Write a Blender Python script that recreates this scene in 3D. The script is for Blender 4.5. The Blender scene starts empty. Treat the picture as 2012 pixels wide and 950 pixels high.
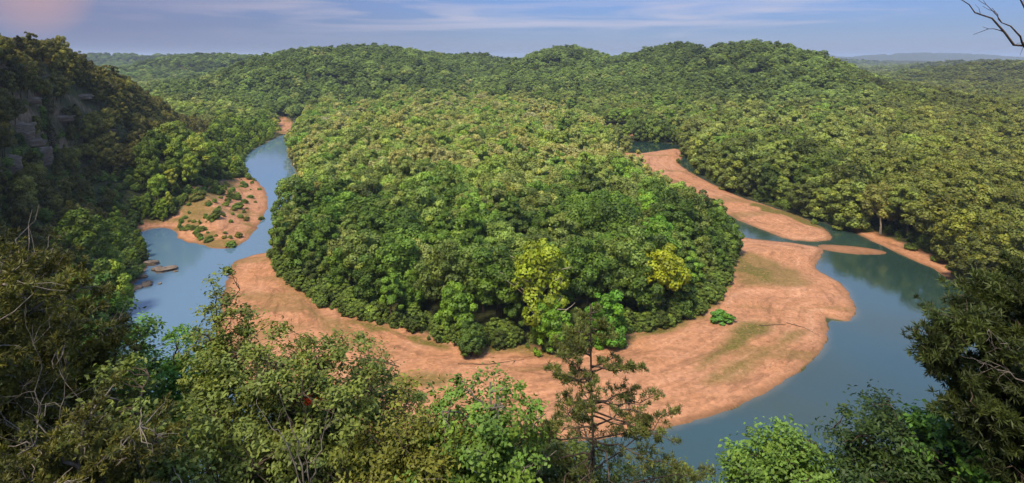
import bpy, math, time
import numpy as np
from mathutils import Vector

T0 = time.time()
SC = bpy.context.scene
COL = SC.collection
rad = math.radians

# ------------------------------------------------------------------ camera
EYE = 75.0            # metres of the overlook above the river
F, CX, HY = 1199.0, 1006.0, 112.0   # focal length and horizon of the photograph (2012 px wide)
cam_data = bpy.data.cameras.new("camera")
cam = bpy.data.objects.new("camera", cam_data)
COL.objects.link(cam)
cam.location = (0, 0, EYE)
cam.rotation_euler = (rad(90), 0, 0)
cam_data.sensor_width = 36.0
cam_data.lens = 36.0 * F / 2012.0
cam_data.shift_y = -(475.0 - HY) / 2012.0
cam_data.clip_start = 0.3
cam_data.clip_end = 60000
SC.camera = cam

# ------------------------------------------------------------------ light
SUN_EL, SUN_AZ = rad(55), rad(-150)   # azimuth from +Y (view direction) clockwise; the sun is behind on the left
world = bpy.data.worlds.new("World")
SC.world = world
world.use_nodes = True
wn, wl = world.node_tree.nodes, world.node_tree.links
wn.clear()
w_out = wn.new("ShaderNodeOutputWorld")
w_bg = wn.new("ShaderNodeBackground")
w_bg.inputs["Strength"].default_value = 0.095
sky = wn.new("ShaderNodeTexSky")
sky.sky_type = 'NISHITA'
sky.sun_disc = False
sky.sun_elevation = SUN_EL
sky.sun_rotation = SUN_AZ
sky.air_density = 1.3
sky.dust_density = 0.6
sky.ozone_density = 3.0
tc = wn.new("ShaderNodeTexCoord")
sepx = wn.new("ShaderNodeSeparateXYZ")
wl.new(tc.outputs["Generated"], sepx.inputs[0])
# violet-blue overcast tint, its unseen zenith brightened to light the foliage; then thin streaks of cloud
tint = wn.new("ShaderNodeMixRGB"); tint.blend_type = 'MULTIPLY'; tint.inputs[0].default_value = 1.0
zr_ = wn.new("ShaderNodeValToRGB"); wl.new(sepx.outputs["Z"], zr_.inputs[0])
for _ in range(2): zr_.color_ramp.elements.new(0.5)
for e_, (p_, c_) in zip(zr_.color_ramp.elements, ((0.0, (0.145, 0.185, 0.37, 1)), (0.045, (0.110, 0.150, 0.30, 1)), (0.12, (0.12, 0.155, 0.30, 1)), (0.6, (1.0, 1.0, 1.0, 1)))):
    e_.position = p_; e_.color = c_
wl.new(sky.outputs[0], tint.inputs[1])
zs_ = wn.new("ShaderNodeVectorMath"); zs_.operation = 'SCALE'; zs_.inputs["Scale"].default_value = 1.7
wl.new(zr_.outputs[0], zs_.inputs[0]); wl.new(zs_.outputs[0], tint.inputs[2])
lay = wn.new("ShaderNodeVectorMath"); lay.operation = 'MULTIPLY'
wl.new(tc.outputs["Generated"], lay.inputs[0]); lay.inputs[1].default_value = (1.5, 1.5, 22.0)
cn = wn.new("ShaderNodeTexNoise"); cn.inputs["Scale"].default_value = 1.5; cn.inputs["Detail"].default_value = 6; cn.inputs["Roughness"].default_value = 0.55
cn.inputs["Distortion"].default_value = 0.6
wl.new(lay.outputs[0], cn.inputs["Vector"])
cr = wn.new("ShaderNodeValToRGB"); cr.color_ramp.elements[0].position = 0.47; cr.color_ramp.elements[1].position = 0.62
wl.new(cn.outputs["Fac"], cr.inputs[0])
cm = wn.new("ShaderNodeMath"); cm.operation = 'MULTIPLY'; cm.inputs[1].default_value = 0.8
wl.new(cr.outputs[0], cm.inputs[0])
# clouds only above the horizon band
cb = wn.new("ShaderNodeMapRange"); cb.inputs["From Min"].default_value = 0.02; cb.inputs["From Max"].default_value = 0.06
wl.new(sepx.outputs["Z"], cb.inputs["Value"])
cm2 = wn.new("ShaderNodeMath"); cm2.operation = 'MULTIPLY'
wl.new(cm.outputs[0], cm2.inputs[0]); wl.new(cb.outputs[0], cm2.inputs[1])
cmix = wn.new("ShaderNodeMixRGB"); cmix.blend_type = 'MIX'
wl.new(cm2.outputs[0], cmix.inputs[0]); wl.new(tint.outputs[0], cmix.inputs[1]); cmix.inputs[2].default_value = (2.5, 2.5, 3.1, 1)
# dim violet towards the left: the view's edge darkening put into the sky colour
lx = wn.new("ShaderNodeMapRange"); lx.inputs["From Min"].default_value = -0.02; lx.inputs["From Max"].default_value = -0.62
wl.new(sepx.outputs["X"], lx.inputs["Value"])
lm = wn.new("ShaderNodeMath"); lm.operation = 'MULTIPLY'; lm.inputs[1].default_value = 0.8
wl.new(lx.outputs[0], lm.inputs[0])
dmix = wn.new("ShaderNodeMixRGB"); dmix.blend_type = 'MIX'
wl.new(lm.outputs[0], dmix.inputs[0]); wl.new(cmix.outputs[0], dmix.inputs[1]); dmix.inputs[2].default_value = (0.85, 0.92, 1.6, 1)
# a patch of cloud that still catches pink evening light
dt = wn.new("ShaderNodeVectorMath"); dt.operation = 'DOT_PRODUCT'; wl.new(tc.outputs["Generated"], dt.inputs[0]); dt.inputs[1].default_value = (-0.612, 0.786, 0.088)
pr = wn.new("ShaderNodeMapRange"); pr.inputs["From Min"].default_value = 0.9978; pr.inputs["From Max"].default_value = 1.0; pr.inputs["To Max"].default_value = 0.75; wl.new(dt.outputs["Value"], pr.inputs["Value"])
pm_ = wn.new("ShaderNodeMixRGB"); wl.new(pr.outputs[0], pm_.inputs[0]); wl.new(dmix.outputs[0], pm_.inputs[1]); pm_.inputs[2].default_value = (2.3, 1.5, 1.6, 1)
wl.new(pm_.outputs[0], w_bg.inputs["Color"])
wl.new(w_bg.outputs[0], w_out.inputs["Surface"])

sun_d = bpy.data.lights.new("sun", 'SUN')
sun_d.energy = 3.0
sun_d.angle = rad(14)
sun_d.color = (1.0, 0.87, 0.66)
sun = bpy.data.objects.new("sun", sun_d)
COL.objects.link(sun)
sd_ = Vector((math.sin(SUN_AZ) * math.cos(SUN_EL), math.cos(SUN_AZ) * math.cos(SUN_EL), math.sin(SUN_EL)))
sun.rotation_euler = sd_.to_track_quat('Z', 'Y').to_euler()
sun.location = (0, 0, 300)

vs = SC.view_settings
vs.view_transform = 'Standard'; vs.look = 'None'; vs.gamma = 1.0; vs.use_curve_mapping = False
vs.exposure = 1.30
cy = SC.cycles
cy.max_bounces = 5; cy.diffuse_bounces = 2; cy.glossy_bounces = 2; cy.transmission_bounces = 2
cy.transparent_max_bounces = 4; cy.volume_bounces = 0
cy.caustics_reflective = False; cy.caustics_refractive = False
cy.use_denoising = True
cy.use_adaptive_sampling = True; cy.adaptive_threshold = 0.02
SC.render.use_persistent_data = False

# ------------------------------------------------------------------ helpers
def PX(x, y, z=0.0):
    Y = F * (EYE - z) / (y - HY)
    return ((x - CX) / F * Y, Y)

def hash3(ix, iy, seed):
    h = (ix.astype(np.int64) * 374761393 + iy.astype(np.int64) * 668265263 + seed * 1442695041) & 0xFFFFFFFF
    h = ((h ^ (h >> 13)) * 1274126177) & 0xFFFFFFFF
    h = (h ^ (h >> 16)) & 0xFFFFFFFF
    return h / 4294967295.0

def vnoise(x, y, seed=0):
    ix, iy = np.floor(x), np.floor(y)
    fx, fy = x - ix, y - iy
    fx = fx * fx * (3 - 2 * fx); fy = fy * fy * (3 - 2 * fy)
    a = hash3(ix, iy, seed); b = hash3(ix + 1, iy, seed); c = hash3(ix, iy + 1, seed); d = hash3(ix + 1, iy + 1, seed)
    return (a * (1 - fx) + b * fx) * (1 - fy) + (c * (1 - fx) + d * fx) * fy

def fbm(x, y, seed=0, oct=4):
    s, a, t = 0, 1.0, 0
    for i in range(oct):
        s = s + a * vnoise(x * 2 ** i + 17.3 * i, y * 2 ** i - 9.1 * i, seed + i)
        t += a; a *= 0.5
    return s / t * 2 - 1

def sstep(x, a, b):
    t = np.clip((x - a) / (b - a), 0, 1)
    return t * t * (3 - 2 * t)

def seg_dist(px, py, poly, closed=True):
    poly = np.asarray(poly, float)
    n = len(poly)
    best = np.full(px.shape, 1e18); arg = np.zeros(px.shape, np.int32); tt = np.zeros(px.shape)
    for i in range(n if closed else n - 1):
        ax, ay = poly[i][:2]; bx, by = poly[(i + 1) % n][:2]
        dx, dy = bx - ax, by - ay
        L = dx * dx + dy * dy + 1e-12
        t = np.clip(((px - ax) * dx + (py - ay) * dy) / L, 0, 1)
        d = (px - ax - t * dx) ** 2 + (py - ay - t * dy) ** 2
        m = d < best
        best = np.where(m, d, best); arg = np.where(m, i, arg); tt = np.where(m, t, tt)
    return np.sqrt(best), arg, tt

def inside(px, py, poly):
    poly = np.asarray(poly, float)
    c = np.zeros(px.shape, bool)
    n = len(poly)
    for i in range(n):
        x1, y1 = poly[i][:2]; x2, y2 = poly[(i + 1) % n][:2]
        if y1 == y2: continue
        m = ((y1 > py) != (y2 > py)) & (px < (x2 - x1) * (py - y1) / (y2 - y1) + x1)
        c ^= m
    return c

def sdf(px, py, poly):            # positive inside
    d, _, _ = seg_dist(px, py, poly)
    return np.where(inside(px, py, poly), d, -d)

def smooth_poly(pts, it=2):
    p = np.asarray(pts, float)
    for _ in range(it):
        q = np.roll(p, -1, 0)
        p = np.stack([p * 0.75 + q * 0.25, p * 0.25 + q * 0.75], 1).reshape(-1, 2)
    return p

# ------------------------------------------------------------------ plan of the river bend (photo pixels of the water line, seen on the water's level)
W = lambda l: [PX(*p) for p in l]
west = W([(760, 226), (700, 227), (620, 228), (585, 230), (577, 240), (578, 252), (570, 262), (548, 268), (533, 276), (505, 290), (483, 305), (477, 325),
          (487, 343), (520, 369), (528, 399), (518, 430), (498, 455), (485, 474), (465, 486), (430, 489), (390, 481), (350, 470),
          (345, 453), (320, 448), (290, 450), (262, 462), (282, 480), (290, 510), (282, 540), (255, 568), (236, 600), (226, 628), (205, 690)])
near = [(-92, 125), (-70, 98), (-40, 80), (0, 70), (45, 68), (90, 80), (122, 105), (140, 145)]
east = W([(1890, 566), (1862, 545), (1800, 513), (1745, 488), (1690, 463), (1640, 445), (1570, 421), (1500, 400), (1440, 378), (1390, 353),
          (1357, 326), (1345, 298), (1335, 284), (1290, 280), (1240, 278), (1150, 276), (1050, 276)])
bar = W([(1050, 288), (1150, 292), (1250, 303), (1300, 296), (1334, 291), (1343, 306), (1332, 322), (1362, 343), (1405, 364), (1455, 388), (1520, 408), (1585, 431),
         (1625, 452), (1638, 472), (1600, 476), (1545, 472), (1505, 455), (1455, 436), (1420, 417), (1426, 445), (1434, 464), (1490, 471),
         (1560, 478), (1622, 488), (1618, 502), (1600, 526), (1613, 535), (1643, 551), (1663, 568), (1678, 591), (1682, 611), (1673, 632),
         (1653, 632), (1621, 625), (1631, 657), (1613, 692), (1567, 733), (1517, 768), (1466, 793), (1390, 824), (1340, 836), (1200, 866),
         (1000, 880), (800, 876), (650, 850), (520, 800), (430, 720), (424, 650), (436, 590), (446, 556), (450, 528), (462, 513),
         (500, 500), (538, 494), (530, 475), (552, 445), (588, 405), (592, 355), (572, 320), (562, 290), (580, 268), (586, 252), (596, 240), (640, 236), (760, 235)])
RIVER = smooth_poly(west + near + east + bar, 1)
PENIN = np.array(bar + [(-250, 760), (0, 900), (120, 560)])          # everything inside the loop
SLIVER = smooth_poly(W([(1606, 480), (1608, 489), (1645, 497), (1690, 501), (1735, 501), (1747, 496), (1705, 487), (1650, 482)]), 1)
FARBAR = smooth_poly(W([(531, 232), (565, 232), (580, 246), (574, 262), (552, 266), (540, 258)]), 1)
LEFTBAR = smooth_poly(W([(488, 343), (530, 369), (540, 399), (530, 430), (505, 460), (480, 490), (430, 496), (380, 488), (340, 476), (325, 452), (262, 462), (262, 448),
                         (330, 440), (366, 428), (388, 402), (420, 384), (452, 366), (472, 352)]), 1)
RBANK = smooth_poly(W([(1664, 440), (1705, 453), (1775, 482), (1830, 506), (1875, 532), (1880, 548), (1850, 545), (1800, 516), (1740, 488), (1690, 464)]), 1)
TREELINE = smooth_poly(W([(556, 300), (566, 320), (588, 355), (586, 402), (550, 444), (532, 470), (543, 496), (544, 522), (562, 545), (600, 578), (640, 606), (690, 629), (760, 647), (830, 665),
                          (900, 686), (960, 690), (1040, 694), (1130, 688), (1200, 669), (1270, 655), (1330, 636), (1378, 616), (1408, 588), (1420, 558),
                          (1434, 520), (1436, 480), (1420, 462), (1392, 450), (1352, 426), (1312, 399), (1275, 374), (1240, 354), (1200, 335)]) + [(100, 600), (0, 900), (-260, 800)], 1)
RIM = np.array([(600, -160, 66), (300, -80, 70), (120, -22, 72), (40, -6, 71.5), (8, -0.8, 71.8), (-8, -0.8, 71.8), (-40, -2, 72), (-95, 50, 72), (-140, 110, 72), (-172, 175, 73), (-196, 232, 73),
                (-214, 285, 70), (-232, 340, 60), (-256, 420, 40), (-292, 520, 12), (-330, 620, 4)])
HIGH = np.array([tuple(r[:2]) for r in RIM] + [(-520, 700), (-900, 300), (-900, -900), (900, -900), (900, -300)])

# hills: x, y, height, rx, ry, angle
def at(px_, Y): return (px_ - CX) / F * Y
HILLS = [
    (at(1435, 980), 980, 75, 165, 320, 0.1), (at(1330, 1080), 1080, 52, 100, 170, 0), (at(1560, 880), 880, 34, 90, 120, 0),
    (at(650, 1120), 1120, 75, 205, 330, 0.15), (at(840, 1260), 1260, 60, 170, 330, -0.1), (at(960, 1450), 1450, 58, 170, 180, 0),
    (at(1110, 1230), 1230, 73, 140, 330, 0), (at(1240, 1480), 1480, 68, 130, 170, 0),
    (at(430, 1700), 1700, 62, 260, 220, 0), (at(560, 2000), 2000, 62, 260, 230, 0),
    (at(760, 2500), 2500, 68, 800, 260, 0), (at(250, 2900), 2900, 70, 700, 300, 0), (at(-100, 2500), 2500, 78, 600, 350, 0),
    (at(2080, 1350), 1350, 48, 330, 300, 0.1), (at(1950, 2400), 2400, 40, 420, 150, 0), (at(2500, 1300), 1300, 56, 300, 260, 0),
    (at(1750, 4600), 4600, 46, 900, 200, 0), (at(1950, 3400), 3400, 36, 500, 160, 0), (at(1250, 5000), 5000, 62, 1300, 300, 0),
    (at(1830, 9000), 9000, 130, 1500, 500, 0), (at(2150, 9500), 9500, 110, 1500, 500, 0), (at(1550, 10500), 10500, 112, 1500, 500, 0),
]
def hills(x, y):
    s = np.zeros(x.shape)
    rav = np.exp(-(fbm(x / 190 + 3, y / 240, 15, 3) / 0.10) ** 2)
    wx = x + 45 * fbm(x / 260, y / 260, 5, 3); wy = y + 45 * fbm(x / 260 + 9, y / 260, 6, 3)
    for hx, hy, h, rx, ry, a in HILLS:
        dx, dy = wx - hx, wy - hy
        u = (dx * math.cos(a) + dy * math.sin(a)) / rx; v = (-dx * math.sin(a) + dy * math.cos(a)) / ry
        s += (h * np.exp(-(u * u + v * v) ** 1.25)) ** 3
    s = s ** (1 / 3)
    return s * (1 - 0.26 * rav * sstep(s, 6, 30))

def terrain(x, y, full=False):
    sd = -sdf(x, y, RIVER)                       # + on land
    sd = sd + (1.1 * fbm(x / 7, y / 7, 71, 3) + 0.35 * fbm(x / 1.8, y / 1.8, 72, 2)) * (np.hypot(x, y) < 700)
    sd = np.maximum(sd, sdf(x, y, SLIVER) * 0.22)
    pen = inside(x, y, PENIN)
    tl = sdf(x, y, TREELINE)
    land = np.maximum(sd, 0)
    z = 0.95 * (1 - np.exp(-land / 7.0)) + 0.5 * (1 - np.exp(-land / 30.0))
    z += np.where(sd > 0, 1, 0) * sstep(land, 1, 14) * (0.62 * fbm(x / 26 + 0.5 * fbm(x / 30, y / 30, 4), y / 7, 3, 4) + 0.08 * fbm(x / 2.6, y / 2.2, 8, 2))
    z = np.where(pen, z + sstep(tl, -6, 30) * 2.0, z + sstep(land, 6, 60) * 2.4)
    z = np.where(sd < 0, -0.02 - 2.2 * (1 - np.exp(sd / 9.0)), z)
    # bluffs of the overlook's side
    dr, arg, tt = seg_dist(x, y, RIM, closed=False)
    zr = RIM[arg, 2] * (1 - tt) + RIM[np.minimum(arg + 1, len(RIM) - 1), 2] * tt
    high = inside(x, y, HIGH)
    t = land / (land + dr + 1e-6) + 0.03 * fbm(x / 22, y / 22, 21, 3)
    t = np.clip(t, 0, 1)
    prof = 0.40 * (t / 0.72) ** 1.5 * (t < 0.72) + (t >= 0.72) * (0.40 + 0.60 * sstep(t, 0.66, 1.02) ** 0.9)
    prof = np.where(t >= 0.72, np.maximum(prof, 0.40), prof)
    zb = zr * prof * np.clip(1.15 - dr / 260, 0, 1)
    zb = np.where(pen | (sd < 0), 0, zb)
    farh = 0.02 * np.clip(np.hypot(x, y) - 400, 0, 2000)
    zhigh = zr + 2.5 * fbm(x / 40, y / 40, 23, 3) * sstep(dr, 3, 40) - 0.03 * dr * (y > 0)
    out = np.maximum(z, zb + z * 0.5)
    hh = hills(x, y) * np.where(pen, sstep(y, 560, 820), sstep(land, 20, 140))
    out = out + hh * (1 - 0.0 * high)
    out = np.where(high, np.maximum(zhigh, 0), out)
    # rolling country further out
    R = np.hypot(x, y)
    out = out + sstep(R, 900, 2500) * (1 + 9 * fbm(x / 420, y / 420, 31, 4)) * np.where(sd > 0, 1, 0)
    if full:
        return out, sd, pen, tl, high
    return out

# ------------------------------------------------------------------ node helpers
def new_mat(name):
    m = bpy.data.materials.new(name); m.use_nodes = True
    n, l = m.node_tree.nodes, m.node_tree.links
    b = n["Principled BSDF"]
    return m, n, l, b

def nd(n, t, **kw):
    x = n.new(t)
    for k, v in kw.items(): setattr(x, k, v)
    return x

def noise(n, l, scale, detail=4, rough=0.55, coord=None, dist=0):
    t = n.new("ShaderNodeTexNoise")
    t.inputs["Scale"].default_value = scale; t.inputs["Detail"].default_value = detail; t.inputs["Roughness"].default_value = rough
    t.inputs["Distortion"].default_value = dist
    if coord is not None: l.new(coord, t.inputs["Vector"])
    return t.outputs["Fac"]

def ramp(n, l, src, stops):
    r = n.new("ShaderNodeValToRGB"); l.new(src, r.inputs[0])
    el = r.color_ramp.elements
    while len(el) < len(stops): el.new(0.5)
    for e, (p, c) in zip(el, stops):
        e.position = p; e.color = (*c, 1) if len(c) == 3 else c
    return r.outputs[0]

def mix(n, l, fac, a, b, mode='MIX'):
    m = n.new("ShaderNodeMixRGB"); m.blend_type = mode
    for i, v in ((0, fac), (1, a), (2, b)):
        if isinstance(v, (int, float)): m.inputs[i].default_value = v
        elif isinstance(v, tuple): m.inputs[i].default_value = (*v, 1)
        else: l.new(v, m.inputs[i])
    return m.outputs[0]

def mth(n, l, op, a, b=0.0):
    m = n.new("ShaderNodeMath"); m.operation = op
    for i, v in ((0, a), (1, b)):
        if isinstance(v, (int, float)): m.inputs[i].default_value = v
        else: l.new(v, m.inputs[i])
    return m.outputs[0]

def attr(n, name, typ='GEOMETRY'):
    a = n.new("ShaderNodeAttribute"); a.attribute_name = name; a.attribute_type = typ
    return a

# ground material: attributes sand / grass / rock
def ground_material():
    m, n, l, b = new_mat("ground_soil_gravel_rock")
    tcn = n.new("ShaderNodeNewGeometry"); P = tcn.outputs["Position"]
    fine = noise(n, l, 1.4, 8, 0.7, P); big = noise(n, l, 0.035, 5, 0.6, P); mid = noise(n, l, 0.22, 6, 0.65, P, 1.0)
    # stretched streaks left by floods on the gravel
    mp = n.new("ShaderNodeMapping"); mp.inputs["Scale"].default_value = (0.06, 0.28, 0.3); mp.inputs["Rotation"].default_value = (0, 0, 0.25)
    l.new(P, mp.inputs[0]); strk = noise(n, l, 1.0, 6, 0.6, mp.outputs[0], 1.5)
    sand = ramp(n, l, mid, [(0.30, (0.20, 0.100, 0.050)), (0.5, (0.31, 0.165, 0.086)), (0.70, (0.45, 0.270, 0.155))])
    sand = mix(n, l, ramp(n, l, strk, [(0.35, (0, 0, 0)), (0.62, (1, 1, 1))]), sand, (0.37, 0.205, 0.130), 'MIX')
    sand = mix(n, l, 0.45, sand, ramp(n, l, fine, [(0.3, (0.22, 0.105, 0.058)), (0.7, (0.44, 0.255, 0.165))]))
    sand = mix(n, l, ramp(n, l, big, [(0.35, (0.0, 0.0, 0.0)), (0.7, (0.5, 0.5, 0.5))]), sand, (0.36, 0.170, 0.076))
    speck = ramp(n, l, noise(n, l, 0.55, 8, 0.75, P, 0.5), [(0.34, (1, 1, 1)), (0.42, (0, 0, 0))])
    sand = mix(n, l, mth(n, l, 'MULTIPLY', speck, 0.7), sand, (0.13, 0.075, 0.035))
    mp2 = n.new("ShaderNodeMapping"); mp2.inputs["Scale"].default_value = (0.045, 0.16, 0.2); mp2.inputs["Rotation"].default_value = (0, 0, 0.12); l.new(P, mp2.inputs[0])
    wr = ramp(n, l, noise(n, l, 1.0, 9, 0.62, mp2.outputs[0], 2.2), [(0.475, (0, 0, 0)), (0.50, (1, 1, 1)), (0.525, (0, 0, 0))])
    sand = mix(n, l, mth(n, l, 'MULTIPLY', wr, mth(n, l, 'MULTIPLY', fine, 0.9)), sand, (0.17, 0.10, 0.05))
    sepz = n.new("ShaderNodeSeparateXYZ"); l.new(P, sepz.inputs[0])
    shv = n.new("ShaderNodeCombineXYZ"); l.new(mth(n, l, 'MULTIPLY', attr(n, "shore").outputs["Fac"], 0.32), shv.inputs[0])
    l.new(mth(n, l, 'MULTIPLY', sepz.outputs["X"], 0.06), shv.inputs[1]); l.new(mth(n, l, 'MULTIPLY', sepz.outputs["Y"], 0.06), shv.inputs[2])
    band = noise(n, l, 1.0, 7, 0.62, shv.outputs[0], 0.7)
    sand = mix(n, l, ramp(n, l, band, [(0.32, (0.85, 0.85, 0.85)), (0.47, (0, 0, 0))]), sand, (0.155, 0.082, 0.045))
    sand = mix(n, l, ramp(n, l, band, [(0.54, (0, 0, 0)), (0.72, (0.5, 0.5, 0.5))]), sand, (0.50, 0.31, 0.205))
    wrk = ramp(n, l, noise(n, l, 2.3, 5, 0.6, shv.outputs[0], 1.2), [(0.485, (0, 0, 0)), (0.50, (1, 1, 1)), (0.515, (0, 0, 0))])
    sand = mix(n, l, mth(n, l, 'MULTIPLY', wrk, mth(n, l, 'MULTIPLY', ramp(n, l, big, [(0.42, (0, 0, 0)), (0.6, (1, 1, 1))]), 0.8)), sand, (0.12, 0.075, 0.035))
    cob = n.new("ShaderNodeTexVoronoi"); cob.inputs["Scale"].default_value = 1.1; l.new(P, cob.inputs["Vector"])
    cobv = n.new('ShaderNodeRGBToBW'); l.new(cob.outputs['Color'], cobv.inputs[0])
    sand = mix(n, l, 0.22, sand, cobv.outputs[0], 'OVERLAY')
    wet = n.new("ShaderNodeMapRange"); l.new(sepz.outputs["Z"], wet.inputs["Value"]); wet.inputs["From Min"].default_value = 0.36; wet.inputs["From Max"].default_value = 0.02; wet.inputs["To Max"].default_value = 0.75
    sand = mix(n, l, 1.0, sand, (0.95, 0.86, 0.80), 'MULTIPLY')
    sand = mix(n, l, wet.outputs[0], sand, (0.13, 0.065, 0.03))
    grass = ramp(n, l, fine, [(0.3, (0.05, 0.042, 0.010)), (0.5, (0.10, 0.082, 0.018)), (0.75, (0.18, 0.135, 0.045))])
    soil = ramp(n, l, mid, [(0.3, (0.022, 0.024, 0.009)), (0.7, (0.06, 0.065, 0.022))])
    rock = ramp(n, l, noise(n, l, 0.5, 9, 0.7, P, 0.4), [(0.3, (0.04, 0.026, 0.016)), (0.5, (0.13, 0.088, 0.055)), (0.75, (0.28, 0.20, 0.14))])
    bed = ramp(n, l, mid, [(0.3, (0.07, 0.09, 0.05)), (0.7, (0.16, 0.15, 0.08))])
    aS, aG, aR, aB = attr(n, "sand").outputs["Fac"], attr(n, "grassy").outputs["Fac"], attr(n, "rocky").outputs["Fac"], attr(n, "bed").outputs["Fac"]
    c = mix(n, l, aR, soil, rock)
    c = mix(n, l, aS, c, sand)
    gf = mth(n, l, 'MULTIPLY', aG, 1.0)
    gn = n.new("ShaderNodeMapRange"); l.new(noise(n, l, 0.8, 6, 0.7, P), gn.inputs["Value"]); gn.inputs["From Min"].default_value = 0.28; gn.inputs["From Max"].default_value = 0.46
    c = mix(n, l, mth(n, l, 'MULTIPLY', gf, gn.outputs[0]), c, grass)
    c = mix(n, l, aB, c, bed)
    l.new(c, b.inputs["Base Color"]); b.inputs["Roughness"].default_value = 0.9
    b.inputs["Specular IOR Level"].default_value = 0.15
    bp = n.new("ShaderNodeBump"); bp.inputs["Strength"].default_value = 0.6; bp.inputs["Distance"].default_value = 0.35
    l.new(mix(n, l, 0.5, fine, mid), bp.inputs["Height"]); l.new(bp.outputs[0], b.inputs["Normal"])
    return m

def water_material():
    m, n, l, b = new_mat("river_water")
    P = n.new("ShaderNodeNewGeometry").outputs["Position"]
    big = noise(n, l, 0.012, 3, 0.5, P)
    base = ramp(n, l, big, [(0.35, (0.013, 0.031, 0.025)), (0.65, (0.021, 0.043, 0.034))])
    sh = attr(n, "shallow").outputs["Fac"]
    base = mix(n, l, sh, base, (0.10, 0.085, 0.05))
    skyblue = attr(n, "leftpool").outputs["Fac"]
    base = mix(n, l, skyblue, base, (0.078, 0.140, 0.205))  # sky reflection of the left reach put into the base colour
    l.new(base, b.inputs["Base Color"])
    b.inputs["Roughness"].default_value = 0.06
    b.inputs["IOR"].default_value = 1.45; b.inputs["Specular IOR Level"].default_value = 1.0
    mp = n.new("ShaderNodeMapping"); mp.inputs["Scale"].default_value = (1, 0.5, 1); l.new(P, mp.inputs[0])
    r1 = noise(n, l, 0.9, 4, 0.6, mp.outputs[0])
    rip = attr(n, "riffle").outputs["Fac"]
    bp = n.new("ShaderNodeBump"); bp.inputs["Distance"].default_value = 0.12
    l.new(mth(n, l, 'ADD', mth(n, l, 'MULTIPLY', rip, 0.9), 0.17), bp.inputs["Strength"])
    l.new(r1, bp.inputs["Height"]); l.new(bp.outputs[0], b.inputs["Normal"])
    return m

def leaf_material(name, mode):
    """mode 'object': tint from the object's own colour; 'instancer': tint kept per tree of the far forest"""
    m, n, l, b = new_mat(name)
    if mode == 'object':
        base = n.new("ShaderNodeObjectInfo").outputs["Color"]
    else:
        base = attr(n, "tcol", 'INSTANCER').outputs["Color"]
    t = attr(n, "tint")
    f = n.new("ShaderNodeMapRange"); l.new(t.outputs["Fac"], f.inputs["Value"]); f.inputs["To Min"].default_value = 0.50; f.inputs["To Max"].default_value = 1.55
    c = n.new("ShaderNodeVectorMath"); c.operation = 'SCALE'; l.new(base, c.inputs[0]); l.new(f.outputs[0], c.inputs["Scale"])
    # warm some clumps a little
    warm = mix(n, l, 1.0, c.outputs[0], (1.18, 1.04, 0.7), 'MULTIPLY')
    a2 = attr(n, "hue")
    cc = mix(n, l, a2.outputs["Fac"], c.outputs[0], warm)
    l.new(cc, b.inputs["Base Color"])
    b.inputs["Roughness"].default_value = 0.55
    b.inputs["Specular IOR Level"].default_value = 0.25
    tr = n.new("ShaderNodeBsdfTranslucent")
    l.new(mix(n, l, 1.0, cc, (1.1, 1.25, 0.5), 'MULTIPLY'), tr.inputs["Color"])
    ms = n.new("ShaderNodeMixShader"); ms.inputs[0].default_value = 0.28
    l.new(b.outputs[0], ms.inputs[1]); l.new(tr.outputs[0], ms.inputs[2])
    l.new(ms.outputs[0], n["Material Output"].inputs["Surface"])
    return m

def bark_material(name, a, bcol):
    m, n, l, b = new_mat(name)
    P = n.new("ShaderNodeNewGeometry").outputs["Position"]
    mp = n.new("ShaderNodeMapping"); mp.inputs["Scale"].default_value = (6, 6, 1.2); l.new(P, mp.inputs[0])
    l.new(ramp(n, l, noise(n, l, 2.0, 5, 0.6, mp.outputs[0]), [(0.3, a), (0.7, bcol)]), b.inputs["Base Color"])
    b.inputs["Roughness"].default_value = 0.9
    b.inputs["Specular IOR Level"].default_value = 0.1
    return m

def rock_material():
    m, n, l, b = new_mat("limestone")
    P = n.new("ShaderNodeNewGeometry").outputs["Position"]
    mp = n.new("ShaderNodeMapping"); mp.inputs["Scale"].default_value = (0.5, 0.5, 2.2); l.new(P, mp.inputs[0])
    c = ramp(n, l, noise(n, l, 0.7, 9, 0.7, mp.outputs[0], 0.6), [(0.28, (0.03, 0.02, 0.014)), (0.46, (0.10, 0.07, 0.048)), (0.62, (0.19, 0.145, 0.11)), (0.8, (0.30, 0.26, 0.22))])
    l.new(c, b.inputs["Base Color"]); b.inputs["Roughness"].default_value = 0.9
    bp = n.new("ShaderNodeBump"); bp.inputs["Distance"].default_value = 0.4; l.new(noise(n, l, 1.5, 8, 0.7, mp.outputs[0]), bp.inputs["Height"]); l.new(bp.outputs[0], b.inputs["Normal"])
    return m

M_GROUND = ground_material(); M_WATER = water_material(); M_ROCK = rock_material()
M_LEAF = leaf_material("leaf", 'object'); M_LEAFI = leaf_material("leaf_far", 'instancer')
M_BARK = bark_material("bark", (0.02, 0.014, 0.010), (0.10, 0.075, 0.055))
M_GREY = bark_material("dead_wood", (0.06, 0.05, 0.04), (0.20, 0.175, 0.15))
M_PALE = bark_material("pale_bark", (0.16, 0.14, 0.10), (0.42, 0.38, 0.30))

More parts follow.
